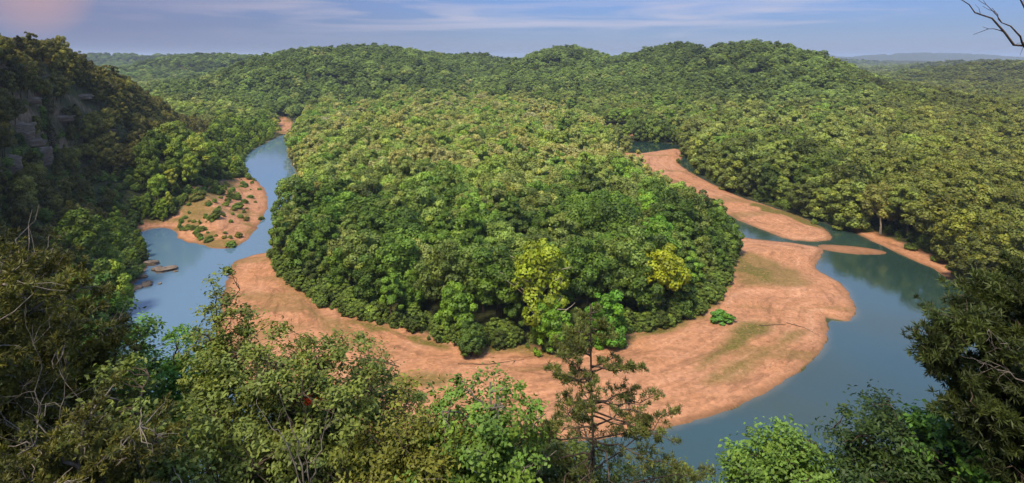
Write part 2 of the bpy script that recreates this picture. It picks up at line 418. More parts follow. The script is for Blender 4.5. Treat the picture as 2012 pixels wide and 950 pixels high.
# ------------------------------------------------------------------ mesh helpers
def mesh_np(name, V, Fq, mats, attrs=None, mat_idx=None, smooth=False):
    """V (n,3); Fq (m,4) with -1 in the last column for a triangle, or (m,3)"""
    me = bpy.data.meshes.new(name)
    V = np.asarray(V, np.float32); Fq = np.asarray(Fq, np.int32)
    me.vertices.add(len(V)); me.vertices.foreach_set("co", V.ravel())
    k = Fq.shape[1]
    me.loops.add(Fq.size); me.loops.foreach_set("vertex_index", Fq.ravel())
    me.polygons.add(len(Fq)); me.polygons.foreach_set("loop_start", np.arange(0, Fq.size, k, dtype=np.int32))
    for m in mats: me.materials.append(m)
    if mat_idx is not None: me.polygons.foreach_set("material_index", np.asarray(mat_idx, np.int32))
    me.update(calc_edges=True)
    if smooth: me.polygons.foreach_set("use_smooth", np.ones(len(Fq), bool))
    for nme, val in (attrs or {}).items():
        a = me.attributes.new(nme, 'FLOAT', 'POINT'); a.data.foreach_set("value", np.asarray(val, np.float32))
    return me

def link(name, data, parent=None, loc=(0, 0, 0), rz=0.0, **props):
    o = bpy.data.objects.new(name, data); COL.objects.link(o)
    o.location = loc; o.rotation_euler = (0, 0, rz)
    if parent is not None: o.parent = parent
    for k, v in props.items(): o[k] = v
    return o

def norm(v):
    return v / (np.linalg.norm(v, axis=-1, keepdims=True) + 1e-9)

def leaf_cards(rng, c, nrm, L, Wd, fold=0.18):
    """rhombic folded leaves: centre, normal, length, width"""
    n = len(c)
    r = rng.normal(size=(n, 3)); a = norm(np.cross(nrm, r)); b = np.cross(nrm, a)
    L = np.broadcast_to(L, n)[:, None]; Wd = np.broadcast_to(Wd, n)[:, None]
    v = np.stack([c - a * L / 2, c + b * Wd / 2 + nrm * L * fold, c + a * L / 2, c - b * Wd / 2 + nrm * L * fold * rng.uniform(0.2, 1, (n, 1))], 1).reshape(-1, 3)
    f = np.arange(4 * n).reshape(n, 4)
    return v, f

def tube(pts, rads, sides=6):
    pts = np.asarray(pts, float); rads = np.asarray(rads, float); n = len(pts)
    d = np.gradient(pts, axis=0); d = norm(d)
    up = np.array([0, 0, 1.0]) if abs(d[0][2]) < 0.9 else np.array([1.0, 0, 0])
    a = norm(np.cross(d, up)); b = np.cross(d, a)
    th = np.linspace(0, 2 * np.pi, sides, endpoint=False)
    V = pts[:, None] + (a[:, None] * np.cos(th)[None, :, None] + b[:, None] * np.sin(th)[None, :, None]) * rads[:, None, None]
    i = np.arange(n - 1)[:, None] * sides; j = np.arange(sides)[None]; j2 = (j + 1) % sides
    Fq = np.stack([i + j, i + j2, i + sides + j2, i + sides + j], -1).reshape(-1, 4)
    return V.reshape(-1, 3), Fq

class Acc:
    def __init__(s): s.V, s.F, s.n = [], [], 0
    def add(s, vf):
        v, f = vf
        s.V.append(v); s.F.append(f + s.n); s.n += len(v)
    def get(s): return np.concatenate(s.V), np.concatenate(s.F)

# ------------------------------------------------------------------ ground sheet
def build_ground():
    a1 = np.concatenate([np.linspace(-180, -56, 50, endpoint=False), np.linspace(-56, 56, 900, endpoint=False), np.linspace(56, 180, 50)])
    a1 = np.radians(a1)
    r1 = np.concatenate([np.linspace(0.5, 60, 60, endpoint=False), np.geomspace(60, 650, 470, endpoint=False), np.geomspace(650, 24000, 170)])
    A, R = np.meshgrid(a1, r1)
    X, Y = R * np.sin(A), R * np.cos(A)
    Z, sd, pen, tl, high = terrain(X, Y, True)
    nr, nc = X.shape
    sand = np.where(pen, sstep(-tl, -1.5, 1.5) * (sd > -0.5), 0.0)
    sand = np.maximum(sand, sstep(sdf(X, Y, SLIVER), -2, 1))
    wob = 2.2 * fbm(X / 6, Y / 6, 77, 3)
    for P in (LEFTBAR, FARBAR, RBANK):
        sand = np.maximum(sand, sstep(sdf(X, Y, P) + wob, -1.5, 1.5) * (sd > -1))
    sand = np.maximum(sand, 0.6 * (~pen) * (sd > -0.5) * sstep(1.5 - sd, 0, 2) * (Y > 60) * (X < 0))
    # grassy streaks on the bars
    def blob(poly, soft=4.0):
        return sstep(sdf(X, Y, smooth_poly(W(poly), 1)) + 3 * fbm(X / 8, Y / 5, 41, 3), -soft * 0.6, soft)
    g = blob([(1436, 500), (1470, 512), (1530, 540), (1545, 560), (1500, 572), (1450, 545), (1430, 530)])
    g = np.maximum(g, blob([(1440, 650), (1490, 640), (1545, 636), (1500, 665), (1460, 690), (1425, 705), (1380, 735), (1350, 745), (1400, 705), (1430, 680)], 3))
    g = np.maximum(g, blob([(1310, 645), (1380, 612), (1410, 590), (1425, 560), (1430, 580), (1400, 625), (1340, 655), (1240, 680), (1150, 700), (1050, 708), (940, 702), (900, 695), (1000, 695), (1150, 688), (1240, 665)], 2))
    g = np.maximum(g, blob([(700, 640), (800, 668), (880, 694), (860, 694), (780, 672), (690, 645)], 1.5))
    g = np.maximum(g, 0.8 * blob([(760, 745), (850, 735), (900, 760), (830, 780), (760, 770)], 3))
    g = np.maximum(g, blob([(1500, 412), (1560, 420), (1610, 440), (1620, 448), (1560, 432), (1500, 420)], 1.2))
    g = np.maximum(g, blob([(1470, 398), (1530, 412), (1590, 433), (1625, 455), (1590, 446), (1530, 426), (1480, 410)], 0.8))
    g = np.maximum(g, 0.8 * blob([(340, 440), (380, 410), (450, 370), (480, 360), (430, 410), (380, 450)], 3))
    g = np.maximum(g, 0.75 * (sand > 0) * (~pen) * sstep(fbm(X / 9, Y / 7, 51, 4), 0.05, 0.35) * (X < 0))
    # darker silt swales and sparse weeds between the flood ridges
    g = np.maximum(g, 0.75 * blob([(1400, 735), (1440, 720), (1500, 690), (1560, 650), (1590, 655), (1530, 700), (1450, 745), (1380, 770)], 3))
    g = np.maximum(g, 0.7 * blob([(1430, 500), (1500, 505), (1560, 530), (1600, 560), (1560, 575), (1480, 575), (1440, 560)], 4))
    g = np.maximum(g, 0.55 * blob([(560, 540), (600, 600), (680, 650), (780, 700), (760, 715), (660, 672), (585, 620), (545, 560)], 3))
    g = np.maximum(g, 0.45 * (pen & (tl < 0)) * sstep(fbm(X / 34, Y / 9, 57, 4), 0.22, 0.5))
    g = g * (sd > 0.5)
    zy = np.gradient(Z, axis=0) / (np.gradient(np.hypot(X, Y), axis=0) + 1e-6)
    za = np.gradient(Z, axis=1) / (np.hypot(np.gradient(X, axis=1), np.gradient(Y, axis=1)) + 1e-6)
    slope = np.hypot(zy, za)
    rock = sstep(slope, 0.75, 1.2) * (np.hypot(X, Y) < 700) * sstep(fbm(X / 14, Y / 14 + Z / 9, 63, 4), -0.05, 0.25)
    rock = np.maximum(rock, (~pen) * (X < -60) * (Y < 262) * (Y > 60) * sstep(5 - sd, 0, 3) * (sd > -1))
    bed = sstep(-sd, 0.0, 1.0)
    V = np.stack([X, Y, Z], -1).reshape(-1, 3)
    i = np.arange(nr - 1)[:, None] * nc; j = np.arange(nc - 1)[None]
    Q = np.stack([i + j, i + nc + j, i + nc + j + 1, i + j + 1], -1).reshape(-1, 4)[:, ::-1]
    at_ = dict(shore=np.clip(sd, -20, 80).ravel(), sand=sand.ravel(), grassy=g.ravel(), rocky=rock.ravel(), bed=bed.ravel())
    # split: ground / each gravel bar
    zone = np.zeros(X.shape, np.int8)
    land = sd > -0.3
    zone[(pen & (tl < 0) & land & (Y < 700))] = 1
    up = inside(X, Y, np.array(W([(1200, 270), (1420, 270), (1650, 440), (1650, 473), (1545, 468), (1424, 424), (1400, 402), (1200, 310)])))
    zone[(zone == 1) & up] = 2
    zone[(sdf(X, Y, LEFTBAR) > 0) & land] = 3
    zone[(sdf(X, Y, FARBAR) > 0) & land] = 4
    zone[(sdf(X, Y, SLIVER) > -0.5) & land] = 5
    zq = zone.ravel()[Q[:, 0]]
    names = {0: ("ground", ""), 1: ("gravel_bar", "wide orange gravel bar curving round the wooded point"), 2: ("gravel_bar", "narrow gravel spit upstream between pool and right bank"),
             3: ("gravel_bar", "shrub dotted gravel bar beside the left channel"), 4: ("gravel_bar", "small far gravel bar where the left channel comes into view"), 5: ("gravel_bar", "thin gravel islet in the right riffle")}
    for k, (nm, lab) in names.items():
        q = Q[zq == k]
        if not len(q): continue
        used, inv = np.unique(q, return_inverse=True)
        me = mesh_np(nm, V[used], inv.reshape(-1, 4), [M_GROUND], {a: v[used] for a, v in at_.items()}, smooth=True)
        o = link(nm, me, kind="structure")
        if lab: o["label"] = lab
    return

build_ground()

def build_water():
    # river sheet: a plan grid over the bend, a little larger than the river itself
    xs = np.arange(-420, 420, 2.0); ys = np.arange(50, 960, 2.0)
    X, Y = np.meshgrid(xs, ys)
    rs = sdf(X, Y, RIVER)
    shallow = sstep(1.4 + 1.2 * fbm(X / 8, Y / 8, 88, 2) - np.maximum(rs, -5), 0, 2.6) * 0.8
    lp = sstep(-X, 20, 90) * 1.0
    # riffles
    rf = np.zeros(X.shape)
    for px_, py_, r in ((560, 266, 14), (500, 480, 14), (520, 490, 10), (1600, 480, 16), (1680, 480, 14), (1560, 474, 10)):
        cx_, cy_ = PX(px_, py_); rf = np.maximum(rf, np.exp(-((X - cx_) ** 2 + (Y - cy_) ** 2) / r ** 2))
    nr, nc = X.shape
    i = np.arange(nr - 1)[:, None] * nc; j = np.arange(nc - 1)[None]
    Q = np.stack([i + j, i + j + 1, i + nc + j + 1, i + nc + j], -1).reshape(-1, 4)
    keep = (rs.ravel()[Q] > -6).any(1)
    Q = Q[keep]; used, inv = np.unique(Q, return_inverse=True)
    V = np.stack([X, Y, np.zeros_like(X)], -1).reshape(-1, 3)[used]
    me = mesh_np("river", V, inv.reshape(-1, 4), [M_WATER], dict(shallow=shallow.ravel()[used], leftpool=lp.ravel()[used], riffle=rf.ravel()[used]), smooth=True)
    link("river", me, kind="structure")
build_water()
print("ground+water", round(time.time() - T0, 1))

# ------------------------------------------------------------------ tree prototypes
def crown_broad(seed, R=5.4, z0=4.0, z1=17.5, nclump=38, per=150, leaf=0.62, low=0.0):
    rng = np.random.default_rng(seed)
    cz = z0 + (z1 - z0) * 0.45; hz = (z1 - z0) * 0.5
    nl = rng.integers(4, 7); lob = []
    for q in range(nl):       # the crown is a few lobes of unequal height
        a_ = q * 2 * np.pi / nl + rng.uniform(-.5, .5); rr = R * rng.uniform(0.30, 0.52)
        lob.append((np.array([np.cos(a_) * rr, np.sin(a_) * rr, cz + hz * rng.uniform(-0.30, 0.18)]), R * rng.uniform(0.42, 0.60), hz * rng.uniform(0.50, 0.80)))
    lob.append((np.array([rng.uniform(-.15, .15) * R, rng.uniform(-.15, .15) * R, cz + hz * 0.30]), R * 0.5, hz * 0.68))
    cen = []
    for c_, lr, lz in lob:
        k_ = max(4, nclump // (nl + 1) + 2)
        k = np.arange(k_) + 0.5
        ph = np.arccos(1 - (1.55 + low) * k / k_); th = np.pi * (1 + 5 ** 0.5) * k + rng.uniform(0, 6)
        d = np.stack([np.cos(th) * np.sin(ph), np.sin(th) * np.sin(ph), np.cos(ph)], 1)
        cen.append(c_ + d * rng.uniform(0.7, 1.08, k_)[:, None] * [lr, lr, lz])
    if low > 0:
        k_ = 14; th = rng.uniform(0, 6.28, k_); cen.append(np.stack([np.cos(th) * R * rng.uniform(.5, .85, k_), np.sin(th) * R * rng.uniform(.5, .85, k_), rng.uniform(0.6, cz, k_)], 1))
    cen = np.concatenate(cen); nclump = len(cen)
    cr = R * rng.uniform(0.17, 0.34, nclump)
    ct = rng.uniform(0, 1, nclump); ch = rng.uniform(0, 1, nclump) ** 2
    Cs, Ns, Ts, Hs = [], [], [], []
    for i in range(nclump):
        m = int(per * (cr[i] / (R * 0.27)) ** 2)
        v = norm(rng.normal(size=(m * 2, 3)))
        out = norm(cen[i] - np.array([0, 0, cz - hz * 0.3]))
        v = v[(v @ out > rng.uniform(-0.65, 0.2, len(v)))][:m]
        p = cen[i] + v * cr[i] * rng.uniform(0.72, 1.12, (len(v), 1)) * [1, 1, 0.8]
        dd = np.linalg.norm(p[:, None] - cen[None], axis=2) / cr[None]
        dd[:, i] = 9
        ok = dd.min(1) > 0.72
        p, v = p[ok], v[ok]
        Cs.append(p); Ns.append(norm(v + [0, 0, 0.25] + rng.normal(0, 0.42, v.shape)))
        Ts.append(np.clip(ct[i] * 0.6 + rng.uniform(0, 0.4, len(p)), 0, 1)); Hs.append(np.full(len(p), ch[i]))
    c = np.concatenate(Cs); nn = np.concatenate(Ns)
    L = leaf * rng.uniform(0.6, 1.35, len(c))
    v, f = leaf_cards(rng, c, nn, L, L * 0.75)
    return v, f, np.repeat(np.concatenate(Ts), 4), np.repeat(np.concatenate(Hs), 4)

def crown_cedar(seed, R=2.3, z0=0.8, z1=9.5, n=2400, leaf=0.42):
    rng = np.random.default_rng(seed)
    u = rng.uniform(0, 1, n) ** 1.25
    z = z0 + (z1 - z0) * u
    th = rng.uniform(0, 2 * np.pi, n)
    lob = 1 + 0.22 * np.sin(th * 3 + seed) + 0.18 * np.sin(th * 5 + z * 1.7 + seed) + 0.16 * np.sin(z * 3.1 + seed + th)
    r = R * (1 - u) ** 0.62 * np.minimum(1, 0.55 + u * 3) * lob * rng.uniform(0.66, 1.05, n) + 0.12
    c = np.stack([np.cos(th) * r, np.sin(th) * r, z], 1)
    nn = norm(np.stack([np.cos(th), np.sin(th), np.full(n, 0.35)], 1) + rng.normal(0, 0.45, (n, 3)))
    L = leaf * rng.uniform(0.6, 1.4, n)
    v, f = leaf_cards(rng, c, nn, L, L * 0.45)
    t = np.clip(0.5 + 0.35 * np.sin(z * 3.1 + seed + th) + rng.uniform(-.3, .3, n), 0, 1)
    return v, f, np.repeat(t, 4), np.repeat(rng.uniform(0, .6, n), 4)

def trunk_mesh(seed, h, r, limbs=5, reach=3.2, mat=None, name="trunk"):
    rng = np.random.default_rng(seed + 500)
    a = Acc()
    n = 9; zz = np.linspace(-1.2, h, n)
    pts = np.stack([np.cumsum(rng.normal(0, 0.13, n)), np.cumsum(rng.normal(0, 0.13, n)), zz], 1); pts[:2, :2] = 0
    a.add(tube(pts, np.linspace(r, r * 0.25, n) * np.where(np.arange(n) < 2, 1.25, 1), 8))
    for i in range(limbs):
        k = rng.uniform(0.35, 0.8); p0 = np.array([np.interp(k * h, zz, pts[:, j]) for j in range(3)])
        th = i * 2.4 + rng.uniform(-.4, .4); ln = reach * rng.uniform(0.7, 1.1)
        t = np.linspace(0, 1, 6)[:, None]
        q = p0 + t * [np.cos(th) * ln, np.sin(th) * ln, 0] + t ** 0.8 * [0, 0, (h - p0[2]) * 0.7] + rng.normal(0, 0.12, (6, 3)) * t
        a.add(tube(q, np.linspace(r * 0.45, r * 0.10, 6), 5))
    v, f = a.get()
    return mesh_np(name, v, f, [mat or M_BARK], smooth=True)

PROTO = []     # (kind, crown mesh, trunk mesh)
for s in range(5):
    v, f, t, h = crown_broad(100 + s, R=5.4 + 0.4 * (s % 3), z0=3.6, z1=16.5 + s % 3, nclump=34 + 4 * (s % 3))
    PROTO.append(("broad", mesh_np("crown", v, f, [M_LEAF], dict(tint=t, hue=h)), trunk_mesh(s, 12.5, 0.32)))
for s in range(3):   # trees of an open edge, leafy almost to the ground
    v, f, t, h = crown_broad(200 + s, R=5.0, z0=0.4, z1=16.0 - s, nclump=46, low=0.30, per=135)
    PROTO.append(("skirt", mesh_np("crown", v, f, [M_LEAF], dict(tint=t, hue=h)), trunk_mesh(20 + s, 11.0, 0.30)))
for s in range(3):
    v, f, t, h = crown_cedar(300 + s, R=2.3 + 0.3 * s)
    PROTO.append(("cedar", mesh_np("crown", v, f, [M_LEAF], dict(tint=t, hue=h)), trunk_mesh(40 + s, 8.8, 0.16, limbs=0)))
for s, (R0, za, zb_, nc_) in enumerate(((4.2, 3.0, 19.5, 30), (6.8, 5.5, 15.0, 44), (3.6, 2.0, 17.0, 26))):    # tall oval, wide spreading, narrow
    v, f, t, h = crown_broad(600 + s, R=R0, z0=za, z1=zb_, nclump=nc_, per=[170, 150, 190][s])
    PROTO.append(("broad", mesh_np("crown", v, f, [M_LEAF], dict(tint=t, hue=h)), trunk_mesh(60 + s, 12.0, 0.32)))
NB, NS_, NC = [0, 1, 2, 3, 4, 11, 12, 13, 11], [5, 6, 7, 5, 6, 13], [8, 9, 10]

# merged variants for the far forest
far_col = bpy.data.collections.new("far_forest_kinds")
for i, (k, cm_, tm_) in enumerate(PROTO):
    nv = len(cm_.vertices); V = np.empty(nv * 3, np.float32); cm_.vertices.foreach_get("co", V)
    tv = len(tm_.vertices); V2 = np.empty(tv * 3, np.float32); tm_.vertices.foreach_get("co", V2)
    Fa = np.empty(len(cm_.loops), np.int32); cm_.loops.foreach_get("vertex_index", Fa)
    Fb = np.empty(len(tm_.loops), np.int32); tm_.loops.foreach_get("vertex_index", Fb)
    Fa = Fa.reshape(-1, 4); Fb = Fb.reshape(-1, 4) + np.int32(nv)
    ti = np.empty(nv, np.float32); cm_.attributes["tint"].data.foreach_get("value", ti)
    hu = np.empty(nv, np.float32); cm_.attributes["hue"].data.foreach_get("value", hu)
    me = mesh_np("far_tree_kind", np.concatenate([V.reshape(-1, 3), V2.reshape(-1, 3)]), np.concatenate([Fa, Fb]), [M_LEAFI, M_BARK],
                 dict(tint=np.concatenate([ti, np.zeros(tv)]), hue=np.concatenate([hu, np.zeros(tv)])), np.concatenate([np.zeros(len(Fa)), np.ones(len(Fb))]))
    o = bpy.data.objects.new("far_kind_%02d" % i, me); far_col.objects.link(o)

# ------------------------------------------------------------------ forest points
def ray_hit(px_, py_, rmin=60, rmax=700):
    t = np.geomspace(rmin, rmax, 900); X = (px_ - CX) / F * t; Z = EYE - (py_ - HY) / F * t
    g = terrain(X, t); k = np.argmax(g > Z); return X[k], t[k], g[k]
def scatter():
    rng = np.random.default_rng(7)
    P = []
    def ring(r0, r1, s):
        xs = np.arange(-r1, r1, s).astype(float); ys = np.arange(20, r1, s).astype(float)
        X, Y = np.meshgrid(xs, ys); X[::2] += s / 2
        X = X.ravel() + rng.uniform(-.42, .42, X.size) * s; Y = Y.ravel() + rng.uniform(-.42, .42, Y.size) * s
        R = np.hypot(X, Y)
        m = (R >= r0) & (R < r1) & (np.abs(X) < 0.95 * Y + 60) & (Y > 20)
        P.append(np.stack([X[m], Y[m], np.full(m.sum(), s)], 1))
    ring(30, 620, 8.4); ring(620, 1400, 9.4); ring(1400, 2600, 14); ring(2600, 5200, 24)
    P = np.concatenate(P)
    # the steep face of the bluff carries more trees per metre of plan
    xs = np.arange(-330, -30, 4.6); ys = np.arange(40, 560, 4.6)
    X, Y = np.meshgrid(xs, ys); X = X.ravel() + rng.uniform(-2, 2, X.size); Y = Y.ravel() + rng.uniform(-2, 2, Y.size)
    d_, _, _ = seg_dist(X, Y, RIM, closed=False)
    m = (d_ < 38) & (np.abs(X) < 0.95 * Y + 60)
    P = np.concatenate([P, np.stack([X[m], Y[m], np.full(m.sum(), 4.6)], 1)])
    x, y, s = P.T
    z, sd, pen, tl, high = terrain(x, y, True)
    dr, arg, tt = seg_dist(x, y, RIM, closed=False)
    reg = np.full(len(x), "", dtype=object)
    u = x / y
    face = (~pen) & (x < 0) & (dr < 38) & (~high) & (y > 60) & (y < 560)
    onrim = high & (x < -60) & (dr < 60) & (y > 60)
    lb = (~pen) & (x < 0) & (~high) & ~face & (u < 0.0)
    rb = (~pen) & (u > 0.0) & (~high)
    ok = np.zeros(len(x), bool)
    ok |= pen & (tl > 0.3) & (sd > 1.0)
    sbar = np.maximum.reduce([sdf(x, y, LEFTBAR), sdf(x, y, FARBAR), sdf(x, y, RBANK)])
    ok |= (~pen) & (sd > 0.6) & (sbar < 0) & (np.hypot(x, y) > 48) & ~high
    ok |= high & (dr < 260) & (np.hypot(x, y) > 60) & (y > 30)
    ok &= ~((np.hypot(x, y) < 110) & (x > -40) & ~high)
    ok &= sdf(x, y, SLIVER) < -2
    # thin the steep face so that rock shows
    thin = face & (rng.uniform(0, 1, len(x)) < 0.0 + 0.75 * (fbm(x / 16, y / 16, 61, 2) > 0.22))
    for lx_, ly_ in ((38, 262), (88, 318), (120, 240), (180, 478), (186, 545), (160, 195), (20, 330), (12, 465), (62, 285), (58, 225), (90, 350)):
        hx, hy, hz = ray_hit(lx_, ly_)
        qx = CX + F * x / y; qy = HY + F * (EYE - z - 5) / y
        thin |= (~pen) & (y < hy + 6) & (np.hypot((qx - lx_) / 24, (qy - ly_) / 26) < 1) & (y > 60)
    thin |= (s < 5) & ~(face | onrim)
    thin |= (s > 5) & (face) 
    ok &= ~thin
    for a_, b_ in ((298, 519), (326, 531), (308, 529), (288, 559), (268, 566), (252, 575), (240, 596), (278, 545), (262, 556)):
        qx, qy = PX(a_, b_); ok &= np.hypot(x - qx, y - qy) > 6.5
    # far ones only where the camera's side can see them: drop back slopes of the hills
    g = terrain(x, y + 6.0)
    R = np.hypot(x, y)
    back = (R > 900) & ((g - z) / 6.0 < -0.10) & (z + 10 < EYE + 0.0 * R - 6)
    ok &= ~back
    xs_, ys_, zs_, ss_ = x[ok], y[ok], z[ok], s[ok]
    return xs_, ys_, zs_, ss_, sd[ok], pen[ok], tl[ok], high[ok], face[ok], onrim[ok], dr[ok]

fx, fy, fz, fs, fsd, fpen, ftl, fhigh, fface, fonrim, fdr = scatter()
N = len(fx)
rng = np.random.default_rng(11)
R_ = np.hypot(fx, fy)
u_ = fx / fy
kind = rng.choice(NB, N)
scl = rng.normal(1.0, 0.19, N).clip(0.62, 1.45) * np.where(fs > 20, 2.2, np.where(fs > 12, 1.62, np.where(fs > 9, 1.17, 1.12)))
edge = (fpen & (ftl < 8)) | ((~fpen) & (fsd < 12) & (~fhigh))
kind = np.where(edge & (R_ < 600), rng.choice(NS_, N), kind)
# young willows and sycamores on the low left bank
lowleft = (~fpen) & (u_ < 0) & (~fhigh) & (fsd < 34) & (fy > 200) & (fy < 640)
scl = np.where(lowleft, scl * np.clip(0.30 + fsd / 55, 0.3, 1.0), scl)
scl = np.where((~fpen) & (u_ > 0.2) & (fy < 600), scl * 1.16, scl)
scl = np.where(fface | fonrim, scl * 0.52, scl)
scl = np.where(fpen & (ftl < 5), scl * rng.uniform(0.55, 0.95, N), scl)
cedar = (fface | fonrim) & (rng.uniform(0, 1, N) < 0.30) & (R_ < 560)
kind = np.where(cedar, rng.choice(NC, N), kind)
scl = np.where(cedar, scl * 1.5, scl)
sz = scl ** 0.7 * rng.uniform(0.80, 1.15, N) * np.where(R_ > 620, 0.85, 1.0)
# tints (linear base colours)
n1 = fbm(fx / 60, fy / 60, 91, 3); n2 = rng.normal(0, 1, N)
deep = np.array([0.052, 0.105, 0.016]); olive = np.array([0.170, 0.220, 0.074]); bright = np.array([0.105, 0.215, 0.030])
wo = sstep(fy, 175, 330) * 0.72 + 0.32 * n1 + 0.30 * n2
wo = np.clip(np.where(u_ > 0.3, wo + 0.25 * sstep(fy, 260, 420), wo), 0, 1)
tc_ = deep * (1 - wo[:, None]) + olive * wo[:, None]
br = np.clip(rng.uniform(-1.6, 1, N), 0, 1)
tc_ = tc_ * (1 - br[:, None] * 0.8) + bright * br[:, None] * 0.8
tc_ = tc_ * (1 + 0.38 * sstep(fy, 200, 380) * fpen)[:, None]  # middle canopy of the point lightened: its brighter light put into the tint
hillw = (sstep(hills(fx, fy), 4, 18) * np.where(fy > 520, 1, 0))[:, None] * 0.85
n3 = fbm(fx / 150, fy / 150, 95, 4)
hillc = np.array([0.084, 0.138, 0.042]) * (1 + 0.8 * n3[:, None] + 0.22 * n2[:, None]).clip(0.35, 2)  # broad patches put the shading of differently facing slopes into the colour
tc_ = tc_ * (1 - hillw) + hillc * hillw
rightw = sstep(u_, 0.45, 0.75)[:, None] * 0.65
rdark = ((~fpen) & (u_ > 0) & (fsd < 75) & (fy < 420))[:, None] * 0.6
tc_ = tc_ * (1 - rdark) + rdark * np.array([0.075, 0.115, 0.022]) * (1 + 0.3 * n2[:, None]).clip(0.4, 1.8)
tc_ = tc_ * (1 - rightw) + np.array([0.105, 0.118, 0.026]) * (1 + 0.3 * n1[:, None]) * rightw
tc_ = np.where(lowleft[:, None], np.array([0.120, 0.215, 0.028]) * (1 + 0.25 * n2[:, None]), tc_)
leftg = ((~fpen) & (u_ < 0) & (~fhigh) & (fy < 560))[:, None] * 0.7
tc_ = tc_ * (1 - leftg) + leftg * (np.array([0.105, 0.165, 0.020]) * (1 + 0.35 * n2[:, None]).clip(0.4, 1.8))
leftdark = ((fface | fonrim) * 1.0)[:, None]  # bluff foliage: own olive-brown, plus the view's corner darkening put into the colour
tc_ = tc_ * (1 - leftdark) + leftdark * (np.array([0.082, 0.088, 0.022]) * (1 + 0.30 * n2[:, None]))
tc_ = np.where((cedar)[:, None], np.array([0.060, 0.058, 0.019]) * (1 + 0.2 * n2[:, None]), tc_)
tc_ = tc_ * np.exp(0.20 * rng.normal(0, 1, (N, 1)))
tc_ = tc_ * np.array([1.30, 1.18, 0.95])
tc_ = tc_.clip(0.008, 0.3)
rz = rng.uniform(0, 2 * np.pi, N)

# trees at known places
SPECIAL = []  # x, y, scale, kind, colour, label
def special(px_, py_, s, k, col, lab, hs=1.0):
    X, Y = PX(px_, py_, 2.5); SPECIAL.append((X, Y, s, k, col, lab, hs))
special(1058, 662, 1.42, 1, (0.19, 0.245, 0.016), "tall yellow-green tree at the wood's front edge, left of the two yellowish ones", 1.05)
special(1303, 618, 1.28, 3, (0.235, 0.275, 0.014), "yellow-green tree at the wood's right front, right of the two yellowish ones", 1.0)
special(1085, 684, 0.95, 5, (0.13, 0.26, 0.022), "bright green leafy tree in front of the tall yellow-green tree")
special(1195, 668, 0.98, 6, (0.09, 0.22, 0.020), "round bright green tree between the two yellowish trees")
special(925, 690, 0.66, 7, (0.070, 0.125, 0.022), "low dark green tree at the foremost tip of the wooded point")
special(1290, 540, 1.1, 2, (0.11, 0.24, 0.022), "bright green tree behind the right yellowish tree")
special(1730, 452, 1.25, 2, (0.19, 0.20, 0.05), "pale yellow-green sycamore with bare limbs on the right bank ledge")
special(1890, 520, 1.2, 1, (0.18, 0.20, 0.028), "yellow-green tree on the right bank nearest the big pool")
special(620, 440, 1.15, 0, (0.13, 0.13, 0.03), "olive yellow tree on the point's shore beside the left channel")
for X, Y, s, k, col, lab, hs in SPECIAL:
    d = np.hypot(fx - X, fy - Y)
    keep = d > 3.9 * s
    fx, fy, fz, fs, fsd, fpen, ftl, fhigh, fface, fonrim, fdr, kind, scl, sz, tc_, rz, R_, u_, cedar, lowleft = [q[keep] for q in (fx, fy, fz, fs, fsd, fpen, ftl, fhigh, fface, fonrim, fdr, kind, scl, sz, tc_, rz, R_, u_, cedar, lowleft)]
N = len(fx)

# which become things: the ones that show largest
pxx = CX + F * fx / fy; topy = HY + F * (EYE - fz - 16 * sz) / fy
inframe = (pxx > -25) & (pxx < 2037) & (topy < 950)
score = scl / fy * inframe * np.where(cedar, 1.0, 1.0)
# hidden behind the foreground foliage of the overlook
hid = (topy > 760) & (pxx < 1250) | ((pxx < 230) & (topy > 560)) | ((pxx > 1870) & (topy > 620))
score = np.where(hid, score * 0.01, score)
ib = np.where(~cedar)[0]; ib = ib[np.argsort(-score[ib])][:272]
ic = np.where(cedar)[0]; ic = ic[np.argsort(-score[ic])][:150]
is_thing = np.zeros(N, bool); is_thing[ib] = True; is_thing[ic] = True

ORD = ["first", "second", "third", "fourth", "fifth", "sixth", "seventh", "eighth", "ninth", "tenth", "eleventh", "twelfth", "thirteenth", "fourteenth", "fifteenth", "sixteenth",
       "seventeenth", "eighteenth", "nineteenth", "twentieth"]
TENS = {2: "twenty", 3: "thirty", 4: "forty", 5: "fifty", 6: "sixty"}
def ordw(i):
    if i < 20: return ORD[i]
    n = i + 1; t, r = divmod(n, 10)
    return {2: "twentieth", 3: "thirtieth", 4: "fortieth", 5: "fiftieth", 6: "sixtieth"}[t] if r == 0 else TENS[t] + "-" + ORD[r - 1]

def look(i):
    r, g, b = tc_[i]
    if kind[i] in NC: return "dark conical cedar" if g < 0.055 else "olive conical cedar"
    col = "pale olive" if r > 0.12 and g > .15 else "olive" if r / g > 0.68 else "bright green" if g > 0.15 else "dark green" if g < 0.115 else "green"
    size = "small " if scl[i] < 0.62 else "big " if scl[i] > 1.05 else ""
    return size + col + " tree"

labels = {}
def name_rows(idx, rowval, along, text):
    """rows by rowval bins, ordinal along each row"""
    rows = {}
    for i in idx: rows.setdefault(int(rowval[i]), []).append(i)
    for rk, r in enumerate(sorted(rows)):
        for k, i in enumerate(sorted(rows[r], key=lambda q: along[q])):
            labels[i] = (look(i) + " " + text).format(row=ordw(rk), k=ordw(k))

